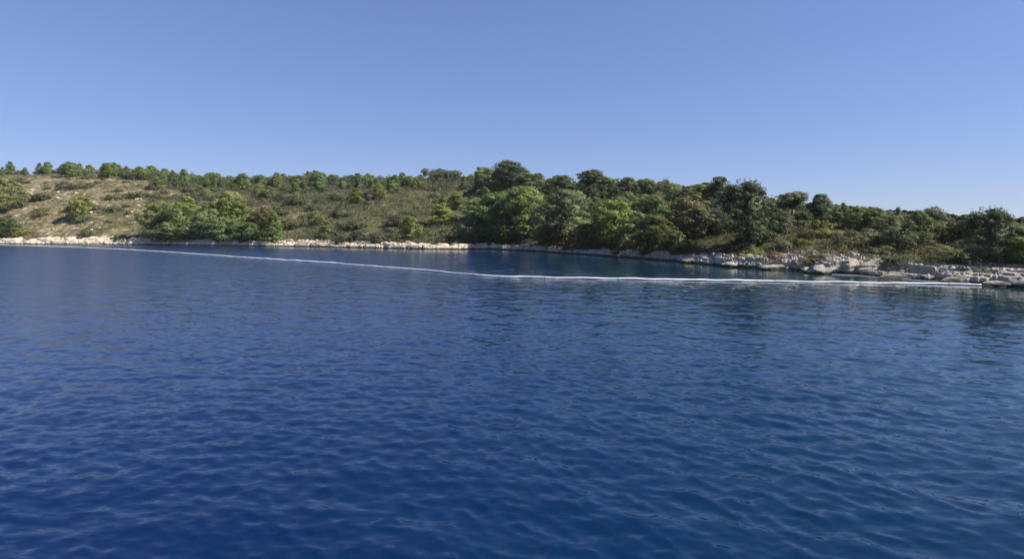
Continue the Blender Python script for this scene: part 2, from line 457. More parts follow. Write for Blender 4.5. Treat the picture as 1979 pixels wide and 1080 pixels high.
# ------------------------------------------------------------------ sea
def build_sea():
    ang = np.concatenate([np.radians(np.linspace(-180, -58, 40, endpoint=False)), np.radians(np.linspace(-58, 58, 700)), np.radians(np.linspace(58, 180, 40))[1:]])[:-1]
    rad = [3.0]
    while rad[-1] < 200: rad.append(rad[-1] * 1.0070 if rad[-1] > 6.5 else rad[-1] * 1.012)
    rad = np.array(rad + [230, 300, 420, 700, 1400, 3000, 7000])
    A, R = np.meshgrid(ang, rad)
    X = R * np.sin(A); Y = R * np.cos(A); Z = np.zeros_like(X)
    px = np.where(Y > 1, CX + F * X / np.maximum(Y, 1), np.where(X > 0, 3100, -1100))
    dsh = np.where(Y > 1, depth_shore(np.clip(px, -1100, 3100)) - Y, 60)
    dsh = np.maximum(dsh, 0)
    calm = (1 - sstep(1.5, 22, dsh)) * np.interp(px, [400, 700, 945, 1979], [0.35, 0.8, 0.95, 0.9])
    calm = np.where(px > 945, np.maximum(calm, 0.30 * (1 - sstep(20, 45, dsh))), calm)
    gap = R * 0.0066
    coarse = np.abs(A) > math.radians(58)
    rg = np.random.default_rng(5)
    dX = np.zeros_like(X); dY = np.zeros_like(X)
    main = math.radians(62)       # the way the chop runs
    gust = (0.85 + 0.35 * fbm(X / 14, Y / 14, seed=70)) * np.interp(px, [0, 900, 1200, 1979], [0.8, 0.85, 1.05, 1.1])
    for k in range(80):
        lam = 0.14 * (3.0 / 0.14) ** ((k + rg.random()) / 80)
        th = main + rg.normal(0, 0.50) + (math.pi / 2 if rg.random() < 0.15 else 0)
        slope = 0.0245 * (1.4 if lam < 0.7 else 0.48)
        kk = 2 * math.pi / lam; amp = slope / kk
        w = np.clip((lam / gap - 1.9) / 1.4, 0, 1) * np.where(coarse, 0, 1) * (1 - 0.85 * calm) * gust
        ph = kk * (X * math.cos(th) + Y * math.sin(th)) + rg.random() * 6.28
        Z += w * amp * np.cos(ph)
        dX -= w * amp * math.cos(th) * np.sin(ph) * 0.9; dY -= w * amp * math.sin(th) * np.sin(ph) * 0.9
    X2, Y2 = X + dX, Y + dY
    V = np.stack([X2, Y2, Z], -1).reshape(-1, 3)
    Fq = grid_faces(len(rad), len(ang), wrap=True)[:, ::-1]
    me = mesh_from('water', V, Fq, M['water'], True)
    chop = np.interp(R, [5, 10, 25, 60, 150], [0.03, 0.05, 0.11, 0.20, 0.26]) * (1 - 0.72 * calm) * np.interp(px, [100, 700, 1150], [1.05, 0.9, 0.45])
    for nm, arr in (('calm', calm), ('chop', chop), ('shallow_reflect', np.maximum((1 - sstep(2, 20, dsh)) * np.interp(px, [300, 945, 1300], [0.6, 0.95, 1.0]), 0.42 * sstep(-8, 12, X)))):  # teal mask: shallow depth plus painted shore reflection
        at_ = me.attributes.new(nm, 'FLOAT', 'POINT'); at_.data.foreach_set('value', arr.astype(np.float32).ravel())
    tag(link('water', me), 'rippled deep blue sea water of the bay', kind='structure')
    V = np.array([[3.05 * math.sin(t), 3.05 * math.cos(t), -0.05] for t in np.linspace(0, 2 * math.pi, 33)[:-1]])
build_sea()

# ------------------------------------------------------------------ rocks
def icosphere(sub):
    t = (1 + 5 ** .5) / 2
    V = [(-1, t, 0), (1, t, 0), (-1, -t, 0), (1, -t, 0), (0, -1, t), (0, 1, t), (0, -1, -t), (0, 1, -t), (t, 0, -1), (t, 0, 1), (-t, 0, -1), (-t, 0, 1)]
    Fc = [(0, 11, 5), (0, 5, 1), (0, 1, 7), (0, 7, 10), (0, 10, 11), (1, 5, 9), (5, 11, 4), (11, 10, 2), (10, 7, 6), (7, 1, 8), (3, 9, 4), (3, 4, 2), (3, 2, 6), (3, 6, 8), (3, 8, 9), (4, 9, 5), (2, 4, 11), (6, 2, 10), (8, 6, 7), (9, 8, 1)]
    V = [np.array(v) / np.linalg.norm(v) for v in V]
    for _ in range(sub):
        mid, F2 = {}, []
        def mp(a, b):
            k = (min(a, b), max(a, b))
            if k not in mid:
                v = V[a] + V[b]; V.append(v / np.linalg.norm(v)); mid[k] = len(V) - 1
            return mid[k]
        for a, b, c in Fc:
            x, y, z = mp(a, b), mp(b, c), mp(c, a)
            F2 += [(a, x, z), (b, y, x), (c, z, y), (x, y, z)]
        Fc = F2
    return np.array(V), np.array(Fc)
ICO4 = icosphere(4); ICO3 = icosphere(3)
def rock_mesh(seed, ico, sx=1, sy=1, sz=1, strata=0.05, planes=11):
    r = np.random.default_rng(seed)
    V, Fc = ico
    n = r.normal(size=(planes, 3)); n /= np.linalg.norm(n, axis=1)[:, None]
    dd = r.uniform(0.62, 1.0, planes)
    dots = V @ n.T
    rad = np.min(np.where(dots > 0.05, dd / np.maximum(dots, 0.05), 9), axis=1)
    rad = np.minimum(rad, 1.15)
    P = V * rad[:, None]
    ax = np.array([r.normal(0, .3), r.normal(0, .3), 1.0]); ax /= np.linalg.norm(ax)
    h = P @ ax
    g = vnoise(h * 7 + 10, np.full(len(h), seed * 1.0), seed=seed)
    P = P * (1 + strata * g + 0.10 * fbm(P[:, 0] * 2.2 + seed, P[:, 1] * 2.2, P[:, 2] * 2.2, seed=seed))[:, None]
    h = P @ ax; zt = h / 0.21 + seed * 0.37; fr = zt - np.floor(zt)
    P += ax[None, :] * (0.21 * 0.8 * (sstep(0.3, 0.7, fr) - fr))[:, None]
    P[:, 2] = np.where(P[:, 2] < -0.45, -0.45 + (P[:, 2] + 0.45) * 0.2, P[:, 2])
    return mesh_from('rock', P * np.array([sx, sy, sz]), Fc, None, False)
def with_mat(me, mat):
    c = me.copy(); c.materials.clear(); c.materials.append(mat); return c
ROCKS = [rock_mesh(100 + i, ICO3) for i in range(8)]
ROCKS_G = [with_mat(r, M['rock']) for r in ROCKS]
ROCKS_C = [with_mat(r, M['rock_cream']) for r in ROCKS]

RECS = []       # every countable plant and rock: root, base position, size in the picture, words

def add_rock(me, px, Y, wm, hm, dm, rz, label, group=None, hero=None, z=None, name='rock', words=None):
    X = (px - CX) / F * Y
    gz = float(ground_z(np.array([px]), np.array([Y]))[0]) if z is None else z
    o = link(name, me, None, (X, Y, gz + hm * 0.12), rz, (wm / 2.0, dm / 2.0, hm / 1.25))
    tag(o, label, 'rock' if name == 'rock' else 'boulder', group)
    RECS.append(dict(o=o, X=X, Y=Y, Z=gz, H=hm, px=px, py=scr(X, Y, gz + hm * .4)[1], hero=hero, kind='rock', words=words, fixed=label is not None))
    return o
def hero_rock(seed, px, py, wpx, hpx, deep, rz, label, hero, mat='rock', planes=11, strata=0.06, name='boulder'):
    # py: where its foot shows on the shore
    X, Y, Z = hit(px, py)
    me = with_mat(rock_mesh(seed, ICO4, planes=planes, strata=strata), M[mat])
    return add_rock(me, px, Y, 1.15 * wpx * Y / F, (0.95 if hpx > 20 else 0.75) * hpx * Y / F, deep, rz, label, None, hero, max(Z - 0.15, -0.1), name)
hero_rock(301, 1643, 530, 42, 31, 2.2, 0.3, 'tall rounded pale boulder at the water, taller of the twin humps', 'the tall twin-hump boulder', strata=0.10)
hero_rock(305, 1600, 529, 56, 25, 2.4, -0.4, 'broad furrowed pale boulder at the water beside the tall humped boulder', 'the broad furrowed boulder', strata=0.14)
hero_rock(307, 1692, 524, 62, 26, 1.6, 0.1, 'flat-faced grey rock slab standing behind the twin humps', 'the flat-faced grey slab', planes=7)
hero_rock(311, 1655, 512, 26, 16, 1.3, 1.1, 'small grey knob of rock on top behind the tall boulder', None, planes=9)
hero_rock(313, 1560, 525, 46, 16, 1.8, 0.9, 'low pale rock between the ledge and the broad furrowed boulder', None)
hero_rock(317, 1752, 536, 92, 15, 2.2, 0.15, 'long pale slab sloping into the water under the scrub', 'the long pale slab', planes=7)
hero_rock(319, 1812, 533, 40, 18, 1.6, 0.5, 'blocky grey boulder with a dark cleft above the long pale slab', 'the blocky cleft boulder')
hero_rock(323, 1862, 545, 70, 18, 2.0, 0.0, 'tilted cream slab where the floating boom ends', 'the slab at the boom end', planes=8)
hero_rock(327, 1935, 550, 66, 17, 2.2, 0.4, 'layered grey slab below the tall pine at the headland tip', 'the layered slab below the tall pine', planes=8)
hero_rock(329, 1425, 512, 54, 12, 1.8, 0.2, 'flat layered rock shelf below the big dark pine', 'the shelf below the big dark pine', planes=8)
hero_rock(331, 1335, 505, 40, 11, 1.6, 0.7, 'low pale rock at the waterline beneath the fresh green pine', 'the low rock beneath the fresh green pine')
hero_rock(337, 1195, 493, 46, 8, 2.0, 0.2, 'flat pale rock below the tangled browning pines', 'the flat rock below the browning pines', planes=7)
hero_rock(341, 1105, 489, 40, 8, 2.2, 0.2, 'pale flat ledge stone in the shade of the large rounded pine', None, planes=7)
hero_rock(343, 1022, 477, 24, 11, 1.8, 0.2, 'pale sloping rock lying in the dark gap under the headland pines', None)
hero_rock(347, 1498, 521, 50, 14, 1.6, 0.2, 'rough pale rock with dark hollow between the big pine and the boulders', 'the rough hollow rock')

# ------------------------------------------------------------------ floating boom
def water_pt(px, py):
    Y = CAM_H * F / (py - HY)
    return np.array([(px - CX) / F * Y, Y])
def resample(P, step, sub=40):
    P = np.array(P); n = len(P)
    pts = []
    for i in range(n - 1):
        p0, p1, p2, p3 = P[max(i - 1, 0)], P[i], P[i + 1], P[min(i + 2, n - 1)]
        for t in np.linspace(0, 1, sub, endpoint=False):
            pts.append(0.5 * ((2 * p1) + (-p0 + p2) * t + (2 * p0 - 5 * p1 + 4 * p2 - p3) * t * t + (-p0 + 3 * p1 - 3 * p2 + p3) * t ** 3))
    pts.append(P[-1]); pts = np.array(pts)
    L = np.concatenate([[0], np.cumsum(np.linalg.norm(np.diff(pts, axis=0), axis=1))])
    s = np.arange(0, L[-1], step)
    return np.stack([np.interp(s, L, pts[:, 0]), np.interp(s, L, pts[:, 1])], -1)
def tube(C3, rad, sides=8, flat=1.0):
    """tube along 3-D points with a radius for each, ends closed"""
    C3 = np.array(C3); n = len(C3)
    T = np.gradient(C3, axis=0); T /= np.maximum(np.linalg.norm(T, axis=1)[:, None], 1e-9)
    ref = np.array([0, 0, 1.0]) if abs(T[:, 2]).mean() < 0.8 else np.array([1.0, 0, 0])
    S = np.cross(T, ref); S /= np.linalg.norm(S, axis=1)[:, None]
    U = np.cross(S, T)
    a = np.linspace(0, 2 * np.pi, sides, endpoint=False)
    rad = np.broadcast_to(rad, (n,))
    V = C3[:, None, :] + rad[:, None, None] * (np.cos(a)[None, :, None] * S[:, None, :] + flat * np.sin(a)[None, :, None] * U[:, None, :])
    return V.reshape(-1, 3), grid_faces(n, sides, True)
boom_px = [(-260, 470.8), (-120, 472.2), (0, 474.3), (130, 478.3), (240, 483), (330, 488.5), (480, 499), (620, 508), (780, 520), (940, 533.5), (1020, 536.5), (1100, 538.3), (1280, 541.2), (1500, 544.4), (1640, 547), (1800, 549.5), (1880, 551.6), (1899, 551.8), (1906, 549.3)]
path = resample([water_pt(*p) for p in boom_px], 0.25)
s = np.arange(len(path)) * 0.25
nrm = np.gradient(path, axis=0); nrm = np.stack([-nrm[:, 1], nrm[:, 0]], -1); nrm /= np.linalg.norm(nrm, axis=1)[:, None]
path = path + nrm * (0.16 * fbm(s / 6, s * 0, seed=50) + 0.05 * fbm(s / 1.3, s * 0, seed=51))[:, None]
boom = bpy.data.objects.new('floating_boom', None); COL.objects.link(boom)
mid = path[len(path) // 2]; boom.location = (mid[0], mid[1], 0)
tag(boom, 'long white floating boom of jointed floats stretched across the bay', 'boom')
BO = np.array([mid[0], mid[1], 0])
per = 24   # 6 m floats
r_b = np.random.default_rng(4)
for i in range(0, len(path) - 4, per):
    seg = path[i:i + per + 1]
    t = np.linspace(0, 1, len(seg))
    prof = 0.078 * np.clip(np.minimum(t, 1 - t) * 60, 0.8, 1) ** 0.5 * (1 + r_b.normal(0, 0.07)) * (1 + 0.4 * sstep(50, 75, seg[:, 1])) * (1 + 0.16 * vnoise(seg[:, 0] * 1.7, seg[:, 1] * 1.7, seed=12))
    zc = 0.05 + 0.03 * vnoise(seg[:, 0] * 0.8, seg[:, 1] * 0.8, seed=9)
    P3 = np.column_stack([seg, zc]) - BO
    V, Fc = tube(P3, prof, 8)
    link('float', mesh_from('float', V, Fc, M['boom'], True), boom)
    e = P3[-1]; tdir = P3[-1] - P3[-2]; tdir /= np.linalg.norm(tdir)
    V, Fc = tube([e - tdir * 0.07, e - tdir * .03, e + tdir * 0.03, e + tdir * 0.07], 0.074, 8)
    link('connector', mesh_from('connector', V, Fc, M['strap'], False), boom)
sk = path[::2]
V = np.concatenate([np.column_stack([sk, np.full(len(sk), 0.03)]), np.column_stack([sk, np.full(len(sk), -0.45)])]) - BO
n = len(sk); ii = np.arange(n - 1)
link('skirt', mesh_from('skirt', V, np.stack([ii, ii + 1, ii + 1 + n, ii + n], -1), M['skirt']), boom)
# the thin end that doubles back along the rocks
tail_px = [(1906, 549.0), (1908, 546.6), (1902, 545.4), (1892, 546.2), (1872, 549.3), (1850, 548.8), (1800, 544.8), (1750, 540.6), (1700, 536.8), (1660, 533.4), (1625, 531.8), (1606, 530.6)]
tp = resample([water_pt(*p) for p in tail_px], 0.2)
ss = np.arange(len(tp)) * 0.2
rad = np.where(ss < 3, 0.08, 0.035)
P3 = np.column_stack([tp, 0.035 + 0 * ss])
tl = link('boom_line', None) if False else bpy.data.objects.new('mooring_line', None)
COL.objects.link(tl); tl.location = (tp[0][0], tp[0][1], 0)
tag(tl, 'thin pale line from the curled boom end back along the foot of the rocks', 'line')
TO = np.array([tp[0][0], tp[0][1], 0])
V, Fc = tube(P3 - TO, rad, 7)
link('rope', mesh_from('rope', V, Fc, M['boom'], True), tl)
for k in (0, 14):
    e = P3[k] - TO; d_ = P3[k + 1] - P3[k]; d_ /= np.linalg.norm(d_)
    V, Fc = tube([e - d_ * .12, e - d_ * .05, e + d_ * .05, e + d_ * .12], 0.125, 8)
    link('clamp', mesh_from('clamp', V, Fc, M['strap']), tl)

# ------------------------------------------------------------------ plants
def leaves(C, Nrm, size, r, aspect=2.2, nout=None):
    """leaf-sized quads (rhombi) centred at C, facing roughly Nrm"""
    n = len(C)
    Nn = Nrm + r.normal(0, 0.45, (n, 3)); Nn /= np.linalg.norm(Nn, axis=1)[:, None]
    rnd = r.normal(size=(n, 3)); rnd[:, 2] += 0.5
    A = np.cross(Nn, rnd); A /= np.maximum(np.linalg.norm(A, axis=1)[:, None], 1e-6)
    B = np.cross(Nn, A)
    L = (size * r.uniform(0.6, 1.4, n))[:, None]
    a, b = A * L * 0.5, B * L * 0.5 / aspect
    V = np.stack([C - a, C - b + Nn * L * 0.08, C + a, C + b + Nn * L * 0.08], 1).reshape(-1, 3)
    if nout is not None: nout.append(np.repeat(Nrm, 4, axis=0))
    return V, np.arange(4 * n).reshape(n, 4)
def soft_normals(me, Ns):
    Ns = Ns + np.array([0, 0, 0.15]); Ns = Ns / np.maximum(np.linalg.norm(Ns, axis=1)[:, None], 1e-6)
    me.polygons.foreach_set('use_smooth', np.full(len(me.polygons), True))
    me.normals_split_custom_set_from_vertices(Ns.tolist())
def puff(c, R, n, r, flat=0.65, up=0.25):
    d = r.normal(size=(n, 3)); d[:, 2] += up * 2
    d /= np.linalg.norm(d, axis=1)[:, None]
    rr = R * r.uniform(0.55, 1.08, n) ** 0.7
    P = c + d * rr[:, None] * np.array([1, 1, flat])
    return P, d
def join(parts):
    V, Fc, o = [], [], 0
    for v, f in parts:
        V.append(v); Fc.append(f + o); o += len(v)
    return np.concatenate(V), np.concatenate(Fc)

def crown_radius(shape, t):
    if shape == 'round': return np.sin(np.pi * np.clip(t * 0.86 + 0.14, 0, 1)) ** 0.6
    if shape == 'cone': return (1 - t) ** 0.75 * 0.95 + 0.10
    if shape == 'broad': return np.where(t < 0.35, 0.75 + 0.7 * t, np.sqrt(np.clip(1 - ((t - 0.35) / 0.66) ** 2, 0, 1)))
    if shape == 'umbrella': return np.where(t < 0.55, 0.25 + t, np.sqrt(np.clip(1 - ((t - 0.5) / 0.52) ** 2, 0.02, 1)))
    if shape == 'spire': return np.sqrt(np.clip(1 - t, 0, 1)) * (0.75 + 0.3 * t)
def make_pine(seed, H=6.0, R=2.2, shape='broad', n_puff=70, per=110, bare=0.10, puff_r=0.14, leaf=0.26, spiky=0.0, lean=0.05):
    r = np.random.default_rng(seed)
    ax_dx, ax_dy = r.normal(0, lean, 2)
    def axis(z): return np.array([ax_dx * z + 0.15 * math.sin(z * .9 + seed), ax_dy * z + .15 * math.cos(z * .7 + seed), z])
    z0 = H * bare
    FV, TV, NV = [], [], []
    zs = np.linspace(-0.4, H * 0.93, 9)
    V, Fc = tube([axis(z) for z in zs], np.linspace(0.024 * H, 0.004 * H, 9), 7); TV.append((V, Fc))
    lob = r.uniform(0, 6.28, 3)
    cents = []
    for i in range(n_puff):
        t = r.random() ** (0.9)
        a = r.uniform(0, 6.28)
        wob = 1 + 0.20 * math.sin(2 * a + lob[0]) + 0.16 * math.sin(3 * a + lob[1] + 4 * t)
        rr = R * float(crown_radius(shape, t)) * wob * r.uniform(0.45, 1.0) ** 0.6
        z = z0 + (H * 0.97 - z0) * t
        c = axis(z) + np.array([rr * math.cos(a), rr * math.sin(a), r.normal(0, 0.02 * H)])
        c[2] = max(c[2], 0.10)
        cents.append((c, t, rr))
        pr = H * puff_r * r.uniform(0.6, 1.25) * (1.05 - 0.45 * t if shape in ('cone', 'spire') else 1 - 0.2 * t)
        P, d = puff(c, pr, int(per * r.uniform(0.7, 1.2)), r, 0.62)
        FV.append(leaves(P, d, leaf, r, nout=NV))
    for (c, t, rr) in cents[::3]:
        zb = max(c[2] - rr * 0.45, 0.3)
        b = axis(zb)
        mid_ = (b + c) / 2 + np.array([0, 0, 0.12 * rr])
        V, Fc = tube([b, mid_, c], [0.009 * H, 0.006 * H, 0.002 * H], 4); TV.append((V, Fc))
    # sparse inner needles so that the crown is not a shell
    m_ = n_puff * 14
    t = r.random(m_); a = r.uniform(0, 6.28, m_)
    rr = R * crown_radius(shape, t) * r.uniform(0, 0.75, m_)
    z = z0 + (H * .92 - z0) * t
    C = np.stack([ax_dx * z + rr * np.cos(a), ax_dy * z + rr * np.sin(a), z], -1)
    NI = []
    FV.append(leaves(C, np.stack([np.cos(a), np.sin(a), 0.4 + 0 * a], -1), leaf * 1.5, r, 1.4, NV))
    if spiky > 0:      # upright young shoots that stand out of the top
        for i in range(int(60 * spiky)):
            t = r.uniform(0.45, 1.0); a = r.uniform(0, 6.28)
            rr = R * float(crown_radius(shape, t)) * r.uniform(0.1, 1.05)
            b = axis(z0 + (H - z0) * t) + np.array([rr * math.cos(a), rr * math.sin(a), 0])
            L = r.uniform(0.5, 1.1) * (0.6 + 0.5 * t) * H / 6
            k = 26; u = r.random(k)
            out_ = np.array([math.cos(a) * 0.35, math.sin(a) * 0.35, 1.0])
            P = b + out_ * (u * L)[:, None] + r.normal(0, 0.05, (k, 3))
            FV.append(leaves(P, r.normal(size=(k, 3)) * .5 + np.array([math.cos(a), math.sin(a), .6]), leaf * 0.7, r, 3.0, NV))
    V, Fc = join(FV); V2, F2 = join(TV)
    cm = mesh_from('crown', V, Fc, None); soft_normals(cm, np.concatenate(NV))
    return dict(H=H, R=R, crown=cm, trunk=mesh_from('trunk', V2, F2, M['bark'], True))

def make_shrub(seed, H=1.4, R=1.0, n_puff=26, per=80, leaf=0.13, puff_r=0.34, sparse=False):
    r = np.random.default_rng(seed)
    FV, NV = [], []
    for i in range(n_puff):
        a = r.uniform(0, 6.28); q = r.random() ** 0.6
        rr = R * q * (1 + 0.25 * math.sin(3 * a + seed))
        top = H * math.sqrt(max(1 - 0.85 * q * q, 0.05)) * r.uniform(0.72, 1.05)
        c = np.array([rr * math.cos(a), rr * math.sin(a), max(top - H * puff_r * 0.7, 0.08) * r.uniform(0.35, 1)])
        P, d = puff(c, H * puff_r * r.uniform(0.6, 1.2), per, r, 0.8, 0.3)
        FV.append(leaves(P, d, leaf, r, 1.7, NV))
    m_ = n_puff * 10
    a = r.uniform(0, 6.28, m_); q = r.random(m_) ** 0.5 * 0.8
    C = np.stack([R * q * np.cos(a), R * q * np.sin(a), H * r.uniform(0, 0.6, m_)], -1)
    FV.append(leaves(C, np.stack([np.cos(a), np.sin(a), 0.4 + 0 * a], -1), leaf * 2, r, 1.3, NV))
    for i in range(6):
        a = r.uniform(0, 6.28)
        V, Fc = tube([np.array([0, 0, -0.15]), np.array([.3 * R * math.cos(a), .3 * R * math.sin(a), H * .35]), np.array([.7 * R * math.cos(a), .7 * R * math.sin(a), H * .7])], [0.04, 0.03, 0.01], 4)
        FV.append((V, Fc)); NV.append(np.tile([0, 0, 1.0], (len(V), 1)))
    V, Fc = join(FV)
    sm = mesh_from('shrub', V, Fc, None); soft_normals(sm, np.concatenate(NV))
    return dict(H=H, R=R, mesh=sm)

PINES = {
    'broad1': make_pine(1, 6, 2.5, 'broad', 84, 105),
    'broad2': make_pine(2, 6, 2.3, 'broad', 74, 105, bare=0.14, puff_r=0.15),
    'broad3': make_pine(3, 6, 2.6, 'broad', 90, 95, bare=0.06, puff_r=0.12, lean=0.09),
    'round1': make_pine(4, 5, 2.1, 'round', 64, 100, bare=0.12, puff_r=0.16),
    'round2': make_pine(5, 5, 2.2, 'round', 60, 100, bare=0.2, puff_r=0.15, lean=0.1),
    'cone1': make_pine(6, 6, 2.1, 'cone', 70, 95, bare=0.06, puff_r=0.12),
    'cone2': make_pine(7, 6, 1.9, 'cone', 60, 95, bare=0.08, puff_r=0.12, lean=0.06),
    'spire': make_pine(8, 6, 1.9, 'spire', 100, 130, bare=0.04, puff_r=0.11, leaf=0.20, spiky=1.0, lean=0.02),
    'spire2': make_pine(9, 6, 2.3, 'broad', 100, 130, bare=0.03, puff_r=0.11, leaf=0.19, spiky=1.0, lean=0.03),
    'umbrella': make_pine(10, 6, 2.4, 'umbrella', 50, 110, bare=0.42, puff_r=0.12),
    'thin': make_pine(12, 5, 0.75, 'cone', 26, 80, bare=0.1, puff_r=0.10, leaf=0.2, spiky=.3),
    'sparse': make_pine(13, 5, 1.7, 'round', 26, 50, bare=0.3, puff_r=0.12, leaf=0.2, spiky=.4),
    'grove': make_pine(14, 8, 1.6, 'umbrella', 22, 90, bare=0.62, puff_r=0.09),
}
OAKS = {
    'oak1': make_pine(21, 3.6, 2.0, 'round', 70, 110, bare=0.05, puff_r=0.17, leaf=0.16),
    'oak2': make_pine(22, 3.6, 1.8, 'round', 60, 110, bare=0.03, puff_r=0.19, leaf=0.15),
    'oak3': make_pine(23, 3.4, 1.7, 'broad', 55, 110, bare=0.05, puff_r=0.17, leaf=0.16, spiky=.5),
}
SHRUBS = {
    'dome1': make_shrub(31), 'dome2': make_shrub(32, 1.2, 1.1, 30, 70), 'dome3': make_shrub(33, 1.6, 0.9, 22, 90, leaf=.12),
    'flat': make_shrub(34, 0.8, 1.2, 30, 60, leaf=0.11, puff_r=0.45),
}
_mc = {}
def mat_mesh(me, matname):
    k = (me.name, matname)
    if k not in _mc: _mc[k] = with_mat(me, M[matname])
    return _mc[k]

def add_tree(proto, kind, X, Y, Z, H, W, matname, label=None, cat=None, group=None, hero=None, words=None, rz=None, fixed=False, pale=False):
    """a tree is an Empty at its foot with trunk and crown"""
    name = {'pine': 'pine_tree', 'oak': 'holm_oak'}[kind]
    root = bpy.data.objects.new(name, None); COL.objects.link(root)
    root.location = (X, Y, Z - 0.1); root.rotation_euler = (0, 0, random.uniform(0, 6.28) if rz is None else rz)
    sz = H / proto['H']; sx = W / (2 * proto['R'])
    root.scale = (sx, sx, sz)
    link('crown', mat_mesh(proto['crown'], matname), root)
    link('trunk', mat_mesh(proto['trunk'], 'bark') if pale else proto['trunk'], root)
    tag(root, label, cat or ('pine tree' if kind == 'pine' else 'oak tree'), group)
    px, py = scr(X, Y, Z + H * 0.5)
    RECS.append(dict(o=root, X=X, Y=Y, Z=Z, H=H, px=px, py=py, hero=hero, kind=kind, words=words, fixed=label is not None, wpx=W * F / Y, hpx=H * F / Y))
    return root
def add_shrub(proto, X, Y, Z, H, W, matname, label=None, hero=None, words=None, group=None):
    o = link('shrub', mat_mesh(proto['mesh'], matname), None, (X, Y, Z - 0.06), random.uniform(0, 6.28), (W / 2 / proto['R'], W / 2 / proto['R'], H / proto['H']))
    tag(o, label, 'shrub', group)
    px, py = scr(X, Y, Z + H * 0.5)
    RECS.append(dict(o=o, X=X, Y=Y, Z=Z, H=H, px=px, py=py, hero=hero, kind='shrub', words=words, fixed=label is not None, wpx=W * F / Y, hpx=H * F / Y))
    return o
HEROBOX = []
def hero(kind, proto, px, top, base, wpx, mat, label, name=None, pale=False, lift=0, box=True):
    X, Y, Z = hit(px, base)
    by = scr(X, Y, Z)[1]
    H = (by - top) * Y / F; W = wpx * Y / F
    if box: HEROBOX.append((px, Y, wpx, top, by))
    if kind == 'shrub': return add_shrub(SHRUBS[proto], X, Y, Z, H, W, mat, label, name)
    return add_tree((PINES if kind == 'pine' else OAKS)[proto], kind, X, Y, Z, H, W, mat, label, hero=name, pale=pale)

# --- the far hillside
hero('pine', 'cone1', 21, 311, 338, 20, 'pine_mid', 'small cone-shaped pine alone on the ridge at the bare end', 'the small cone pine on the ridge')
hero('pine', 'broad1', 4, 342, 412, 62, 'pine_bright', 'bright yellow-green pine half cut off by the photo edge on the bare slope', 'the pine cut by the photo edge')
hero('shrub', 'dome3', 31, 376, 402, 30, 'shrub_dark', 'dark shrub tucked under the pine cut off by the photo edge', None)
hero('shrub', 'dome1', 43, 366, 384, 22, 'shrub_dark', 'small dark shrub just uphill of the pine cut off by the edge', None)
hero('shrub', 'dome3', 37, 341, 357, 20, 'shrub_dark', 'dark upright shrub on bare grass below the ridge near the cone pine', None)
hero('pine', 'broad2', 6, 420, 461, 46, 'pine_dark', 'low dark pine at the photo edge just above the cream rocks', 'the low dark pine by the shore')
hero('shrub', 'dome2', 45, 438, 456, 34, 'shrub_olive', 'olive shrub next to the low dark pine above the cream rocks', None)
hero('shrub', 'dome1', 80, 367, 387, 36, 'shrub_dark', 'solitary round dark green shrub in the middle of bare grass', 'the solitary round dark shrub')
hero('shrub', 'dome2', 122, 352, 366, 26, 'shrub_dark', 'dark low shrub of a touching pair high on the bare slope, paler one', 'the touching pair of shrubs')
hero('shrub', 'dome1', 146, 349, 366, 24, 'shrub_dark', 'darkest low shrub of a touching pair high on the bare slope', None)
hero('pine', 'broad3', 146, 380, 424, 46, 'pine_bright', 'lone yellow-green pine in the middle of the bare slope', 'the lone yellow-green pine')
hero('shrub', 'dome2', 162, 408, 428, 34, 'shrub_green', 'green bush spreading at the foot of the lone yellow-green pine', None)
hero('shrub', 'dome3', 79, 398, 418, 26, 'shrub_olive', 'thin olive shrub between the round dark shrub and the cream rocks', None)
hero('shrub', 'dome3', 168, 438, 459, 26, 'shrub_green', 'fresh green bush just above the cream rocks of the bare slope', 'the fresh green bush above the cream rocks')
hero('shrub', 'dome2', 232, 449, 464, 26, 'shrub_green', 'small green bush above the shore between fresh bush and pine clump', 'the small green bush above the shore')
hero('shrub', 'dome1', 256, 452, 465, 26, 'shrub_grey', 'grey dry shrub touching the small green bush above the shore', None)
hero('shrub', 'dome2', 80, 448, 462, 36, 'shrub_dry', 'brownish dry shrub overhanging the cream rocks of the bare slope', None)
hero('shrub', 'dome2', 220, 394, 409, 30, 'shrub_dark', 'dark shrub uphill from the shore between lone pine and pine clump', 'the dark shrub beside the lone pine')
hero('shrub', 'dome2', 180, 390, 405, 34, 'shrub_grey', 'grey-green wide shrub just beside the lone yellow-green pine', None)
hero('shrub', 'dome1', 216, 372, 387, 22, 'shrub_dark', 'small dark green shrub high above the dark shrub beside the lone pine', None)
hero('shrub', 'dome2', 268, 366, 382, 44, 'shrub_dark', 'wide dark thicket bush on the slope above the pine clump', 'the wide dark thicket bush')
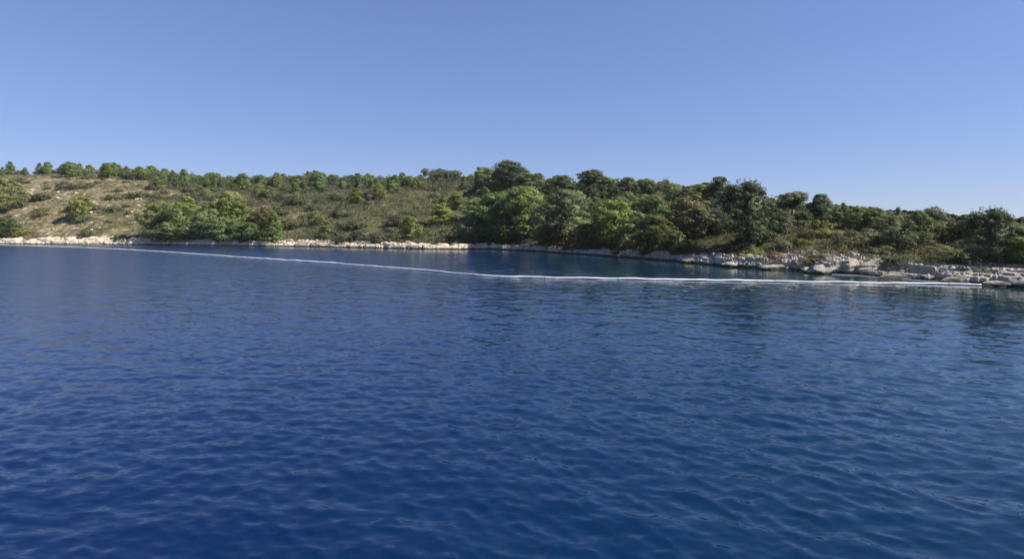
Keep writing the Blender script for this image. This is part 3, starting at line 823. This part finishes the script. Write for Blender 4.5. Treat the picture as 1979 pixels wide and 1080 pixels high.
# the pine clump by the shore
cl = [(306, 392, 460, 56, 'broad1', 'pine_bright', 'yellow-green pine at the outer bare-slope end of the shore clump', 'the outer pine of the shore clump'),
      (345, 392, 463, 58, 'broad2', 'pine_mid', 'rounded mid-green pine second from the bare-slope end of the clump', None),
      (322, 432, 468, 56, 'round1', 'pine_mid', 'low spreading pine at the front foot of the shore clump, over the rocks', 'the low front pine of the clump'),
      (362, 376, 440, 46, 'cone1', 'pine_bright', 'slim bright pine rising behind the middle of the shore clump', None),
      (384, 404, 466, 54, 'broad3', 'pine_mid', 'olive-green pine in the front middle of the shore clump', None),
      (410, 386, 450, 56, 'round2', 'pine_bright', 'bright pine directly beside the tallest pine of the clump', None),
      (438, 373, 446, 60, 'broad1', 'pine_bright', 'tallest pine of the shore clump, with bright yellow-green top', 'the tallest pine of the clump'),
      (430, 420, 469, 58, 'broad2', 'pine_mid', 'darker bushy pine in front of the tallest pine of the clump', None),
      (470, 386, 462, 56, 'broad3', 'pine_bright', 'bright pine between the tallest pine and the brownish one', None),
      (478, 430, 470, 50, 'round1', 'pine_dark', 'shaded low pine at the shore near the brownish pine', None),
      (502, 402, 462, 48, 'round2', 'pine_brown', 'brownish half-dry pine near the end of the shore clump', 'the brownish pine of the clump'),
      (527, 410, 470, 38, 'cone2', 'pine_mid', 'last green pine of the clump, reaching down to the cream rocks', 'the last pine of the clump'),
      (362, 440, 469, 44, 'round2', 'pine_mid', 'small pine leaning over the rocks below the middle of the clump', None)]
for px, top, base, wd, pr, mt, lb, nm in cl: hero('pine', pr, px, top, base, wd * 1.15, mt, lb, nm)
hero('shrub', 'dome1', 560, 418, 442, 42, 'shrub_dark', 'dark rounded shrub just past the last pine of the clump', 'the rounded shrub past the clump')
hero('pine', 'cone1', 631, 424, 461, 34, 'pine_bright', 'small bright conical pine among dark shrubs near the shore', 'the small conical pine among dark shrubs')
hero('pine', 'round1', 608, 408, 438, 30, 'pine_mid', 'small round green pine uphill of the small conical pine', None)
for k, (px, top, base, wd, lb, nm) in enumerate([
        (668, 446, 470, 40, 'dark shrub beside the small conical pine at the shore edge', None),
        (700, 438, 468, 54, 'large dark shrub sprawling down to the beach below the valley', 'the large dark shrub on the beach'),
        (735, 446, 470, 46, 'dark shrub overhanging the narrow beach nearest the sandy gap', 'the dark shrub by the sandy gap'),
        (690, 420, 442, 50, 'wide dark green thicket shrub in the valley bottom', 'the thicket in the valley bottom'),
        (660, 400, 418, 44, 'dark thicket shrub higher in the valley over the conical pine', None),
        (770, 410, 436, 50, 'dark grey-green thicket shrub directly behind the round bright pine', None),
        (575, 376, 396, 44, 'dark shrub on the slope above the rounded shrub past the clump', 'the dark shrub high past the clump'),
        (655, 372, 388, 36, 'blackish round shrub in the middle of the valley slope', 'the blackish shrub in mid valley'),
        (618, 380, 394, 22, 'small blackish shrub beside the blackish mid-valley shrub', None),
        (545, 370, 386, 30, 'bluish dark shrub on the slope behind the brownish pine', None)]):
    hero('shrub', ['dome1', 'dome2', 'dome3'][k % 3], px, top, base, wd, 'shrub_dark', lb, nm)
hero('pine', 'round1', 794, 419, 463, 40, 'pine_bright', 'round-headed bright yellow-green pine above the sandy gap by the beach', 'the round bright pine')
hero('pine', 'cone1', 849, 392, 434, 60, 'pine_bright', 'broad layered cone pine on the slope behind the round bright pine', 'the broad layered cone pine')
hero('pine', 'broad3', 912, 414, 472, 74, 'pine_mid', 'wide spreading pine leaning over the shore before the headland begins', 'the wide spreading pine')
hero('pine', 'broad1', 922, 386, 430, 60, 'pine_mid', 'green pine standing uphill right behind the wide spreading pine', None)
hero('shrub', 'dome2', 858, 455, 474, 40, 'shrub_olive', 'olive shrub on the bank below the broad layered cone pine', None)
hero('shrub', 'flat', 795, 460, 471, 36, 'shrub_dark', 'low dark shrub at the foot of the round bright pine', None)
for px, top, wd, lb, nm in ((470, 335, 30, 'bright pine crown on the wood skyline straight above the pine clump', 'the skyline pine above the clump'),
                            (535, 334, 26, 'rounded skyline pine above the bluish shrub behind the clump', 'the skyline pine past the clump'),
                            (610, 330, 30, 'slightly taller dark crown on the wood skyline above the conical pine', 'the taller dark skyline crown'),
                            (692, 335, 26, 'round crown on the wood skyline above the valley thicket', 'the skyline crown over the valley'),
                            (778, 334, 28, 'dense crown on the wood skyline just before the bare-trunked grove', 'the skyline crown before the grove'),
                            (926, 332, 28, 'dark crown on the wood skyline where the headland hides the far ridge', 'the last far skyline crown'),
                            (135, 313, 34, 'fuller pine of the ridge line above the touching pair of shrubs', 'the fuller ridge pine'),
                            (210, 315, 36, 'double-topped pine of the ridge line at the end of the bare slope', 'the double-topped ridge pine'),
                            (355, 327, 28, 'mid-green skyline pine where the closed wood begins', 'the first pine of the closed wood')):
    hero('pine', 'broad2' if wd > 29 else 'round1', px, top, top + 30, wd * 0.72, 'pine_dark' if 'dark' in lb else 'pine_mid', lb, nm, box=False)
for px, top, wd, pr in ((92, 312, 20, 'cone1'), (120, 317, 18, 'round2'), (153, 315, 20, 'cone2'), (172, 319, 18, 'round1'), (200, 318, 18, 'cone1'), (226, 315, 22, 'round2'), (244, 321, 18, 'cone2'), (270, 322, 22, 'round1')):
    hero('pine', pr, px, top, top + 26, wd, 'pine_mid', None, None, box=False)
# bare-trunked grove near the ridge
gl = 'tall slim pine with bare pale trunk in the grove near the ridge'
ORDW = ['first', 'second', 'third', 'fourth', 'fifth', 'sixth', 'seventh', 'eighth', 'ninth', 'tenth', 'last']
for gi, px in enumerate((824, 831, 836, 842, 847, 853, 858, 864, 870, 877, 883)):
    X, Y, Z = hit(px, 366 + random.uniform(-3, 3))
    add_tree(PINES['grove'], 'pine', X, Y, Z, 36 * Y / F * random.uniform(.9, 1.1), 16 * Y / F, 'pine_dark', f'slim bare-trunked pine of the ridge grove, {ORDW[gi]} of the row from the left', group='bare-trunked pines in the grove near the ridge', pale=True)
HEROBOX.append((853, 240, 66, 335, 366))

# --- the headland
R = hero
R('pine', 'broad2', 984, 312, 362, 70, 'pine_deep', 'dark domed pine standing highest on the headland skyline', 'the highest domed pine')
R('pine', 'broad3', 950, 322, 372, 56, 'pine_mid', 'pine on the skyline beside the highest domed pine, toward the far bay', None)
R('pine', 'broad1', 1022, 336, 385, 64, 'pine_dark', 'dark pine stepping down the skyline from the highest domed pine', None)
R('pine', 'broad2', 1084, 339, 376, 52, 'pine_dark', 'round dark pine in the skyline dip between domed and flat-topped pines', 'the round pine in the skyline dip')
R('pine', 'umbrella', 1138, 329, 376, 54, 'pine_deep', 'dark flat-topped pine jutting above the headland skyline', 'the flat-topped skyline pine')
R('pine', 'broad3', 1172, 338, 382, 48, 'pine_dark', 'dark pine shoulder to shoulder with the flat-topped skyline pine', None)
R('pine', 'round1', 1214, 343, 384, 42, 'pine_dark', 'round dark pine second along the skyline after the flat-topped one', 'the round skyline pine')
R('pine', 'umbrella', 1252, 349, 388, 40, 'pine_dark', 'short flat dark pine on the skyline before the wispy one', None)
R('pine', 'sparse', 1300, 346, 388, 40, 'pine_mid', 'thin wispy pine with sky showing through on the headland skyline', 'the wispy skyline pine')
R('pine', 'round2', 1328, 360, 398, 46, 'pine_dark', 'low rounded pine between the wispy pine and the tall tufted one', None)
R('pine', 'round1', 1392, 342, 400, 50, 'pine_deep', 'tall tufted pine on the skyline just before the big dark pine', 'the tall tufted skyline pine')
R('pine', 'round2', 1362, 358, 404, 44, 'pine_dark', 'lower dark pine leaning toward the tall tufted skyline pine', None)
R('pine', 'broad1', 962, 375, 470, 100, 'pine_dark', 'large dark shaded pine at the shore where the headland begins', 'the large shaded pine at the headland start')
R('pine', 'broad2', 1010, 362, 466, 90, 'pine_mid', 'pine with light tufted branches over the dark gap at the shore', 'the pine over the dark gap')
R('pine', 'broad1', 1088, 372, 474, 116, 'pine_mid', 'large rounded light green pine on the headland shore', 'the large rounded pine')
R('pine', 'round1', 1085, 418, 480, 62, 'pine_brown', 'brown-tinged low pine in front of the large rounded pine', 'the brown-tinged low pine')
R('pine', 'broad3', 1135, 430, 483, 74, 'pine_brown', 'tangled low browning pine with dead twigs spilling toward the water', 'the tangled browning pine')
R('pine', 'broad2', 1186, 388, 480, 84, 'pine_mid', 'tall pine with yellowish top beside the tangled browning pine', 'the yellowish-topped pine')
R('pine', 'round2', 1220, 412, 488, 70, 'pine_mid', 'grey-green pine tucked between the yellowish-topped and fresh green pines', None)
R('pine', 'broad1', 1268, 416, 494, 84, 'pine_fresh', 'fresh green pine reaching down to the rocks', 'the fresh green pine')
R('pine', 'round1', 1305, 446, 497, 58, 'pine_fresh', 'low bright green branchy pine at the waterside next to the fresh green one', None)
R('pine', 'broad3', 1312, 376, 450, 80, 'pine_brown', 'olive-brown pine standing uphill of the fresh green pine', 'the olive-brown pine')
R('pine', 'round2', 1348, 400, 462, 66, 'pine_brown', 'yellowing pine between the olive-brown pine and the big dark pine', None)
R('pine', 'spire2', 1448, 350, 474, 96, 'pine_deep', 'big dark full pine with spiky top, standing alone above the rocks', 'the big dark pine')
R('oak', 'oak2', 1385, 408, 448, 66, 'oak_dark', 'dense dark oak beside the big dark pine on its wooded side', 'the dense oak by the big pine')
R('pine', 'umbrella', 1528, 371, 420, 60, 'pine_dark', 'dark wide skyline pine first beyond the big dark pine', 'the wide skyline pine')
R('pine', 'round1', 1586, 375, 422, 42, 'pine_deep', 'compact round pine sticking up from the skyline by itself', 'the compact round skyline pine')
R('pine', 'cone2', 1632, 391, 428, 28, 'pine_dark', 'small pointed dark tree on the skyline after the compact round pine', 'the small pointed skyline tree')
R('pine', 'thin', 1738, 399, 436, 16, 'pine_mid', 'thin upright green young pine on the falling skyline', 'the thin young pine')
R('oak', 'oak3', 1806, 401, 452, 54, 'oak_dark', 'greyish dark oak with ragged top on the falling skyline', 'the ragged grey oak')
R('oak', 'oak1', 1776, 408, 476, 66, 'pine_dark', 'round green oak with smooth dome in front of the ragged grey oak', 'the round domed oak')
R('oak', 'oak1', 1728, 418, 480, 74, 'oak_dark', 'grey-dark wide oak beside the round domed oak', 'the wide dark oak')
R('oak', 'oak2', 1660, 402, 446, 50, 'pine_dark', 'green domed oak at the skyline beside the small pointed tree', 'the green skyline oak')
R('oak', 'oak3', 1690, 402, 446, 48, 'oak_dark', 'dark oak with little peaks between skyline oak and thin young pine', None)
R('pine', 'spire2', 1922, 402, 518, 92, 'pine_deep', 'tall full pine with feathery top near the headland tip', 'the tall pine near the headland tip')
R('pine', 'broad2', 1984, 438, 520, 60, 'pine_mid', 'pine half cut off by the photo edge beyond the feathery-topped pine', 'the pine at the photo edge')
R('shrub', 'dome3', 1736, 484, 521, 68, 'shrub_dark', 'dark bush overhanging the flat-faced grey slab', 'the dark bush over the grey slab')
R('shrub', 'dome2', 1440, 488, 503, 64, 'shrub_olive', 'low olive shrub cushion below the big dark pine on the ledge', 'the olive cushion below the big pine')
R('shrub', 'dome2', 1400, 490, 503, 40, 'shrub_olive', 'small olive shrub cushion in the shadow of the big dark pine', None)
R('shrub', 'dome1', 1500, 478, 504, 50, 'shrub_dry', 'brownish shrub on the ledge just beyond the big dark pine', 'the brownish shrub on the ledge')
R('shrub', 'dome1', 1546, 455, 474, 34, 'shrub_green', 'fresh green bush alone in olive scrub uphill of the boulders', 'the green bush uphill of the boulders')
R('shrub', 'dome2', 1592, 484, 508, 64, 'shrub_olive', 'olive-green shrub crowning the broad furrowed boulder', 'the shrub above the furrowed boulder')
R('shrub', 'dome1', 1680, 484, 502, 40, 'shrub_green', 'greener shrub above and behind the flat-faced grey slab', None)
R('shrub', 'dome2', 1838, 504, 528, 54, 'shrub_dark', 'dark low bush above the cream slab at the boom end', 'the low bush above the boom end')
R('shrub', 'dome3', 1842, 474, 510, 56, 'shrub_green', 'green leafy bush uphill of the boom end, before the tall pine', 'the leafy bush before the tall pine')
R('shrub', 'dome2', 1880, 508, 532, 60, 'shrub_dark', 'dark shrub cushion in front of the tall pine near the tip', None)
R('shrub', 'dome1', 1905, 520, 540, 40, 'shrub_dry', 'rust-brown dry shrub on the rocks below the tall pine', 'the rust-brown shrub')

# --- fillers: a plant is refused where it would stand before one of the plants above
PLACED = []
def clear_of_heroes(px, Y, wpx, top, base, tol=0.30):
    for hx, hY, hw, htop, hbase in HEROBOX:
        if Y < hY + 0.6 and abs(px - hx) < 0.5 * hw + 0.35 * wpx:
            if top < hbase - (hbase - htop) * tol: return False
    return True
def scatter(n, p0, p1, t0, t1, kinds, hmin, hmax, ratio, min_gap, tries=40, tpow=1.0):
    done = 0
    for _ in range(n * tries):
        if done >= n: break
        px = random.uniform(p0, p1); t = t0 + (t1 - t0) * random.random() ** tpow
        X, Y, Z = at(px, t)
        H = random.uniform(hmin, hmax); k = random.choice(kinds)
        W = H * random.uniform(*ratio)
        if any((X - a) ** 2 + (Y - b) ** 2 < (min_gap * (W + w_) / 2) ** 2 for a, b, w_ in PLACED): continue
        sx, by = scr(X, Y, Z); ty = scr(X, Y, Z + H)[1]
        if not clear_of_heroes(sx, Y, W * F / Y, ty, by): continue
        # keep the skyline of the photograph
        lim = np.interp(sx, SKX, SKY_) + random.uniform(-3, 9) + 3 * math.sin(sx / 17.0)
        if ty < lim:
            H2 = (by - lim) * Y / F
            if H2 < 0.45 * H: continue
            W *= H2 / H; H = H2
        PLACED.append((X, Y, W)); done += 1
        typ, pr, mt = k[:3]
        if typ == 'shrub': add_shrub(SHRUBS[pr], X, Y, Z, H, W, mt)
        else: add_tree((PINES if typ == 'pine' else OAKS)[pr], typ, X, Y, Z, H, W, mt)
    return done
SKX = [-400, 0, 15, 60, 75, 95, 130, 170, 190, 225, 250, 300, 360, 420, 500, 600, 680, 720, 800, 880, 935, 960, 990, 1020, 1050, 1085, 1110, 1140, 1180, 1250, 1300, 1345, 1390, 1430, 1500, 1530, 1560, 1590, 1620, 1660, 1700, 1760, 1810, 1850, 1900, 1979, 2300]
SKY_ = [318, 324, 322, 322, 320, 314, 312, 318, 322, 315, 322, 324, 328, 338, 336, 334, 336, 338, 336, 335, 334, 322, 316, 332, 344, 342, 352, 338, 340, 348, 352, 362, 352, 362, 388, 380, 390, 386, 398, 402, 404, 408, 412, 424, 430, 428, 430]
bp = [('pine', k, 'pine_bright') for k in ('broad1', 'broad2', 'round1', 'cone1')]
mp_ = [('pine', k, 'pine_mid') for k in ('broad1', 'broad2', 'broad3', 'round1', 'round2', 'cone1')]
dp = [('pine', k, 'pine_dark') for k in ('broad1', 'broad2', 'broad3', 'round1', 'round2')]
bw = [('pine', k, 'pine_brown') for k in ('broad3', 'round2')]
ok = [('oak', k, 'oak_dark') for k in ('oak1', 'oak2', 'oak3')]
sd_ = [('shrub', k, 'shrub_dark') for k in ('dome1', 'dome2', 'dome3')]
sg = [('shrub', k, 'shrub_grey') for k in ('dome1', 'dome2', 'dome3')]
so = [('shrub', k, 'shrub_olive') for k in ('dome1', 'dome2', 'flat')]
sb = [('shrub', k, 'shrub_dry') for k in ('dome1', 'flat')]
cnt = {}
cnt['ridge'] = scatter(36, -40, 300, 0.84, 1.05, [('pine', k, 'pine_mid') for k in ('cone1', 'cone2', 'cone2', 'spire', 'round1')] + [('pine', 'cone1', 'pine_dark')], 1.8, 5.4, (0.5, 0.75), 0.6)
cnt['wood_top'] = scatter(95, 290, 945, 0.60, 1.06, bp[:1] + mp_ + dp[:3] + [('pine', 'umbrella', 'pine_mid'), ('pine', 'spire2', 'pine_mid')], 2.8, 5.6, (0.7, 1.0), 0.40)
cnt['wood_mid'] = scatter(26, 380, 945, 0.30, 0.66, bp + mp_, 2.6, 4.6, (0.85, 1.1), 0.6)
cnt['bare'] = scatter(34, -20, 300, 0.08, 0.82, sd_ + sg + so + sb, 0.7, 1.7, (1.3, 2.2), 0.7)
cnt['valley'] = scatter(104, 290, 945, 0.03, 0.72, sd_ * 3 + sg + so, 1.0, 2.4, (1.4, 2.4), 0.55)
cnt['headland'] = scatter(54, 930, 1400, 0.08, 1.08, mp_ + dp * 2 + bw + mp_, 3.8, 5.6, (0.8, 1.05), 0.48)
cnt['oaks'] = scatter(70, 1040, 1990, 0.22, 1.06, ok + ok + dp[:2], 2.2, 3.6, (1.1, 1.5), 0.50)
cnt['head_shrub'] = scatter(110, 1300, 1990, 0.02, 1.0, sd_ + so * 2 + sg + sb, 0.8, 1.7, (1.4, 2.2), 0.48)
cnt['edge'] = scatter(40, 945, 1330, -0.045, 0.12, sd_ + so, 0.8, 1.6, (1.4, 2.2), 0.5)
print('scatter', cnt)
import collections; print(collections.Counter(r['kind'] for r in RECS))

# --- rocks strewn on the shore
def strew(n, p0, p1, d0, d1, smin, smax, protos):
    done = 0
    while done < n:
        px = random.uniform(p0, p1); d = random.uniform(d0, d1)
        Y = float(depth_shore(px)) + d
        wd = random.uniform(smin, smax)
        done += 1
        X = (px - CX) / F * Y
        z = float(ground_z(np.array([px]), np.array([Y]))[0])
        add_rock(random.choice(protos), px, Y, wd, wd * random.uniform(0.25, 0.5), wd * random.uniform(.7, 1.2), random.uniform(0, 6.28), None, z=max(z, -0.05) + 0.12)
strew(46, 0, 960, 0.6, 5.5, 0.7, 1.7, ROCKS_C)
strew(40, 1000, 1979, 0.0, 5.5, 0.35, 0.9, ROCKS_G)
strew(26, 30, 300, 10, 60, 0.5, 1.5, ROCKS_C)

# --- what nobody could count
def lowscrub(name, label, n, p0, p1, t0, t1, h0, h1, leaf, mat, per=46, seed=1, mask=None):
    r = np.random.default_rng(seed)
    px = r.uniform(p0, p1, n); D = smooth_interp(px, RX, RD); ys = depth_shore(px)
    Y = ys + BW * .85 + r.uniform(t0, t1, n) * (D - BW * .85)
    X = (px - CX) / F * Y
    keep = fbm(X / 7, Y / 7, seed=seed + 40) > (mask if mask is not None else -0.35)
    px, Y, X = px[keep], Y[keep], X[keep]; n = len(px)
    Z = ground_z(px, Y)
    H = r.uniform(h0, h1, n); W = H * r.uniform(0.7, 1.4, n)
    d = r.normal(size=(n, per, 3)); d[..., 2] = np.abs(d[..., 2]) + 0.15
    d /= np.linalg.norm(d, axis=2)[..., None]
    q = r.uniform(0.6, 1.05, (n, per, 1))
    P = np.stack([X, Y, Z - 0.03], -1)[:, None, :] + d * q * np.stack([W, W, H], -1)[:, None, :]
    NV = []
    V, Fc = leaves(P.reshape(-1, 3), d.reshape(-1, 3), leaf, r, 1.8, NV)
    me = mesh_from(name, V, Fc, mat); soft_normals(me, np.concatenate(NV)); o = link(name, me); tag(o, label, kind='stuff')
def scrub_mat(name, stops):
    m, nt = new_mat(name); geo = N(nt, 'ShaderNodeNewGeometry')
    n1 = noise(nt, geo.outputs['Position'], 0.45, 4, 0.7)
    c = ramp(nt, n1, stops)
    finish(nt, c, 0.8, None, 0.2, 0.15)
    return m
sm_far = scrub_mat('low_scrub_far', [(0.34, (0.070, 0.080, 0.044)), (0.48, (0.125, 0.125, 0.072)), (0.60, (0.19, 0.170, 0.100)), (0.7, (0.27, 0.225, 0.145))])
sm_val = scrub_mat('low_scrub_valley', [(0.34, (0.052, 0.062, 0.036)), (0.52, (0.095, 0.100, 0.058)), (0.62, (0.13, 0.115, 0.055)), (0.72, (0.22, 0.18, 0.10))])
sm_near = scrub_mat('low_scrub_near', [(0.30, (0.032, 0.040, 0.018)), (0.45, (0.068, 0.070, 0.030)), (0.57, (0.12, 0.10, 0.048)), (0.7, (0.20, 0.135, 0.070))])
lowscrub('dry_scrub', 'low dry scrub and grass tufts over the bare slope', 16000, -120, 960, 0.0, 1.0, 0.2, 0.95, 0.22, sm_far, 22, 1, -0.25)
lowscrub('valley_scrub', 'low mixed scrub filling the valley between bushes', 8000, 290, 960, -0.02, 1.0, 0.5, 1.7, 0.28, sm_val, 30, 2, -0.15)
lowscrub('headland_scrub', 'low olive and rust scrub covering the headland', 6500, 940, 2150, 0.0, 1.0, 0.25, 0.80, 0.15, sm_near, 32, 3, -0.6)

def woodland(n, p0, p1, t0, t1, h0, h1, mat, label, seed):
    r = np.random.default_rng(seed); Vs, Ns = [], []
    for _ in range(n):
        px = r.uniform(p0, p1); X, Y, Z = at(px, r.uniform(t0, t1)); H = r.uniform(h0, h1)
        sx, by = scr(X, Y, Z); lim = np.interp(sx, SKX, SKY_) + r.uniform(0, 10)
        H = min(H, max((by - lim) * Y / F, 1.0)); W = H * r.uniform(.4, .6)
        for c in range(9):
            a = r.uniform(0, 6.28); q = r.random() ** .5 * 0.8; zz = H * (0.35 + 0.55 * r.random() * (1 - .5 * q))
            P, d = puff(np.array([X + W * q * math.cos(a), Y + W * q * math.sin(a), Z + zz]), H * 0.22, 28, r, 0.7)
            v, f = leaves(P, d, 0.34, r, 2.0, Ns); Vs.append((v, f))
        v, f = tube([(X, Y, Z - .3), (X, Y, Z + H * .6)], [.09, .05], 4); Vs.append((v, f)); Ns.append(np.tile([0, 0, 1.0], (len(v), 1)))
    V, Fc = join(Vs); me = mesh_from('distant_woodland', V, Fc, mat); soft_normals(me, np.concatenate(Ns))
    tag(link('distant_woodland', me), label, kind='stuff')
wm = scrub_mat('far_pine_canopy', [(0.32, (0.060, 0.078, 0.034)), (0.5, (0.105, 0.128, 0.052)), (0.68, (0.16, 0.18, 0.070))])
woodland(420, 240, 960, 0.76, 1.12, 2.8, 5.2, wm, 'continuous pine canopy closing the far ridge between the nearer pines', 61)
woodland(150, -80, 270, 0.95, 1.06, 1.2, 2.9, wm, 'low pine canopy just showing behind the bare ridge', 62)
wd2 = scrub_mat('headland_canopy', [(0.32, (0.035, 0.050, 0.024)), (0.5, (0.065, 0.088, 0.036)), (0.68, (0.11, 0.135, 0.05))])
woodland(240, 950, 1990, 0.35, 1.2, 2.2, 4.2, wd2, 'dark canopy filling behind the headland pines', 63)

# ------------------------------------------------------------------ labels for the many
COLWORD = {'pine_deep': 'deep green', 'pine_fresh': 'fresh green', 'pine_bright': 'yellow-green', 'pine_mid': 'mid-green', 'pine_dark': 'dark green', 'pine_brown': 'browning', 'oak_dark': 'blackish green',
           'shrub_dark': 'dark green', 'shrub_grey': 'grey-green', 'shrub_olive': 'olive', 'shrub_green': 'fresh green', 'shrub_dry': 'dry brown'}
KIND = {'pine': 'pine', 'oak': 'oak', 'shrub': 'shrub', 'rock': 'rock'}
ORD = ['', 'second ', 'third ', 'fourth ', 'fifth ', 'sixth ', 'seventh ', 'eighth ', 'ninth ', 'tenth ', 'eleventh ', 'twelfth ', 'thirteenth ', 'fourteenth ', 'fifteenth ', 'sixteenth ']
heroes = [r for r in RECS if r['hero']]
slots = {}
for r in RECS:
    if r['fixed']: continue
    # nearest named landmark in the picture, rocks prefer rocks and shore things
    cand = sorted(heroes, key=lambda h: (h['px'] - r['px']) ** 2 + (2.2 * (h['py'] - r['py'])) ** 2)[0]
    dx = r['px'] - cand['px']; dy = r['py'] - cand['py']
    if abs(dx) > 2.5 * abs(dy): dirn = 'left of' if dx < 0 else 'right of'
    elif abs(dx) < 0.5 * abs(dy): dirn = 'uphill of' if dy < 0 else 'downhill of'
    else: dirn = ('uphill-' if dy < 0 else 'downhill-') + ('left of' if dx < 0 else 'right of')
    if r['kind'] == 'rock': c = 'cream' if r['o'].data.materials[0] == M['rock_cream'] else 'grey'
    else:
        me = r['o'].data if r['kind'] == 'shrub' else [ch for ch in r['o'].children if ch.name.startswith('crown')][0].data
        c = next(COLWORD[k] for k in COLWORD if me.materials[0] == M[k])
    r['slot'] = (c, r['kind'], dirn, cand['hero']); r['dist'] = math.hypot(dx, dy)
    slots.setdefault(r['slot'], []).append(r)
GRP = {'pine': 'pines of the wooded slopes', 'oak': 'oaks of the headland', 'shrub': 'shrubs scattered over the slopes', 'rock': 'loose rocks along the shore'}
for (c, k, dirn, hn), L in slots.items():
    L.sort(key=lambda r: r['dist'])
    for i, r in enumerate(L):
        if len(L) == 1: lb = f'{c} {KIND[k]} {dirn} {hn}'
        elif i < 16: lb = f'{c} {KIND[k]} {dirn} {hn}, {ORD[i]}nearest'
        else: lb = f'{c} {KIND[k]} far {dirn} {hn}'
        r['o']['label'] = lb
        r['o']['group'] = GRP[k]
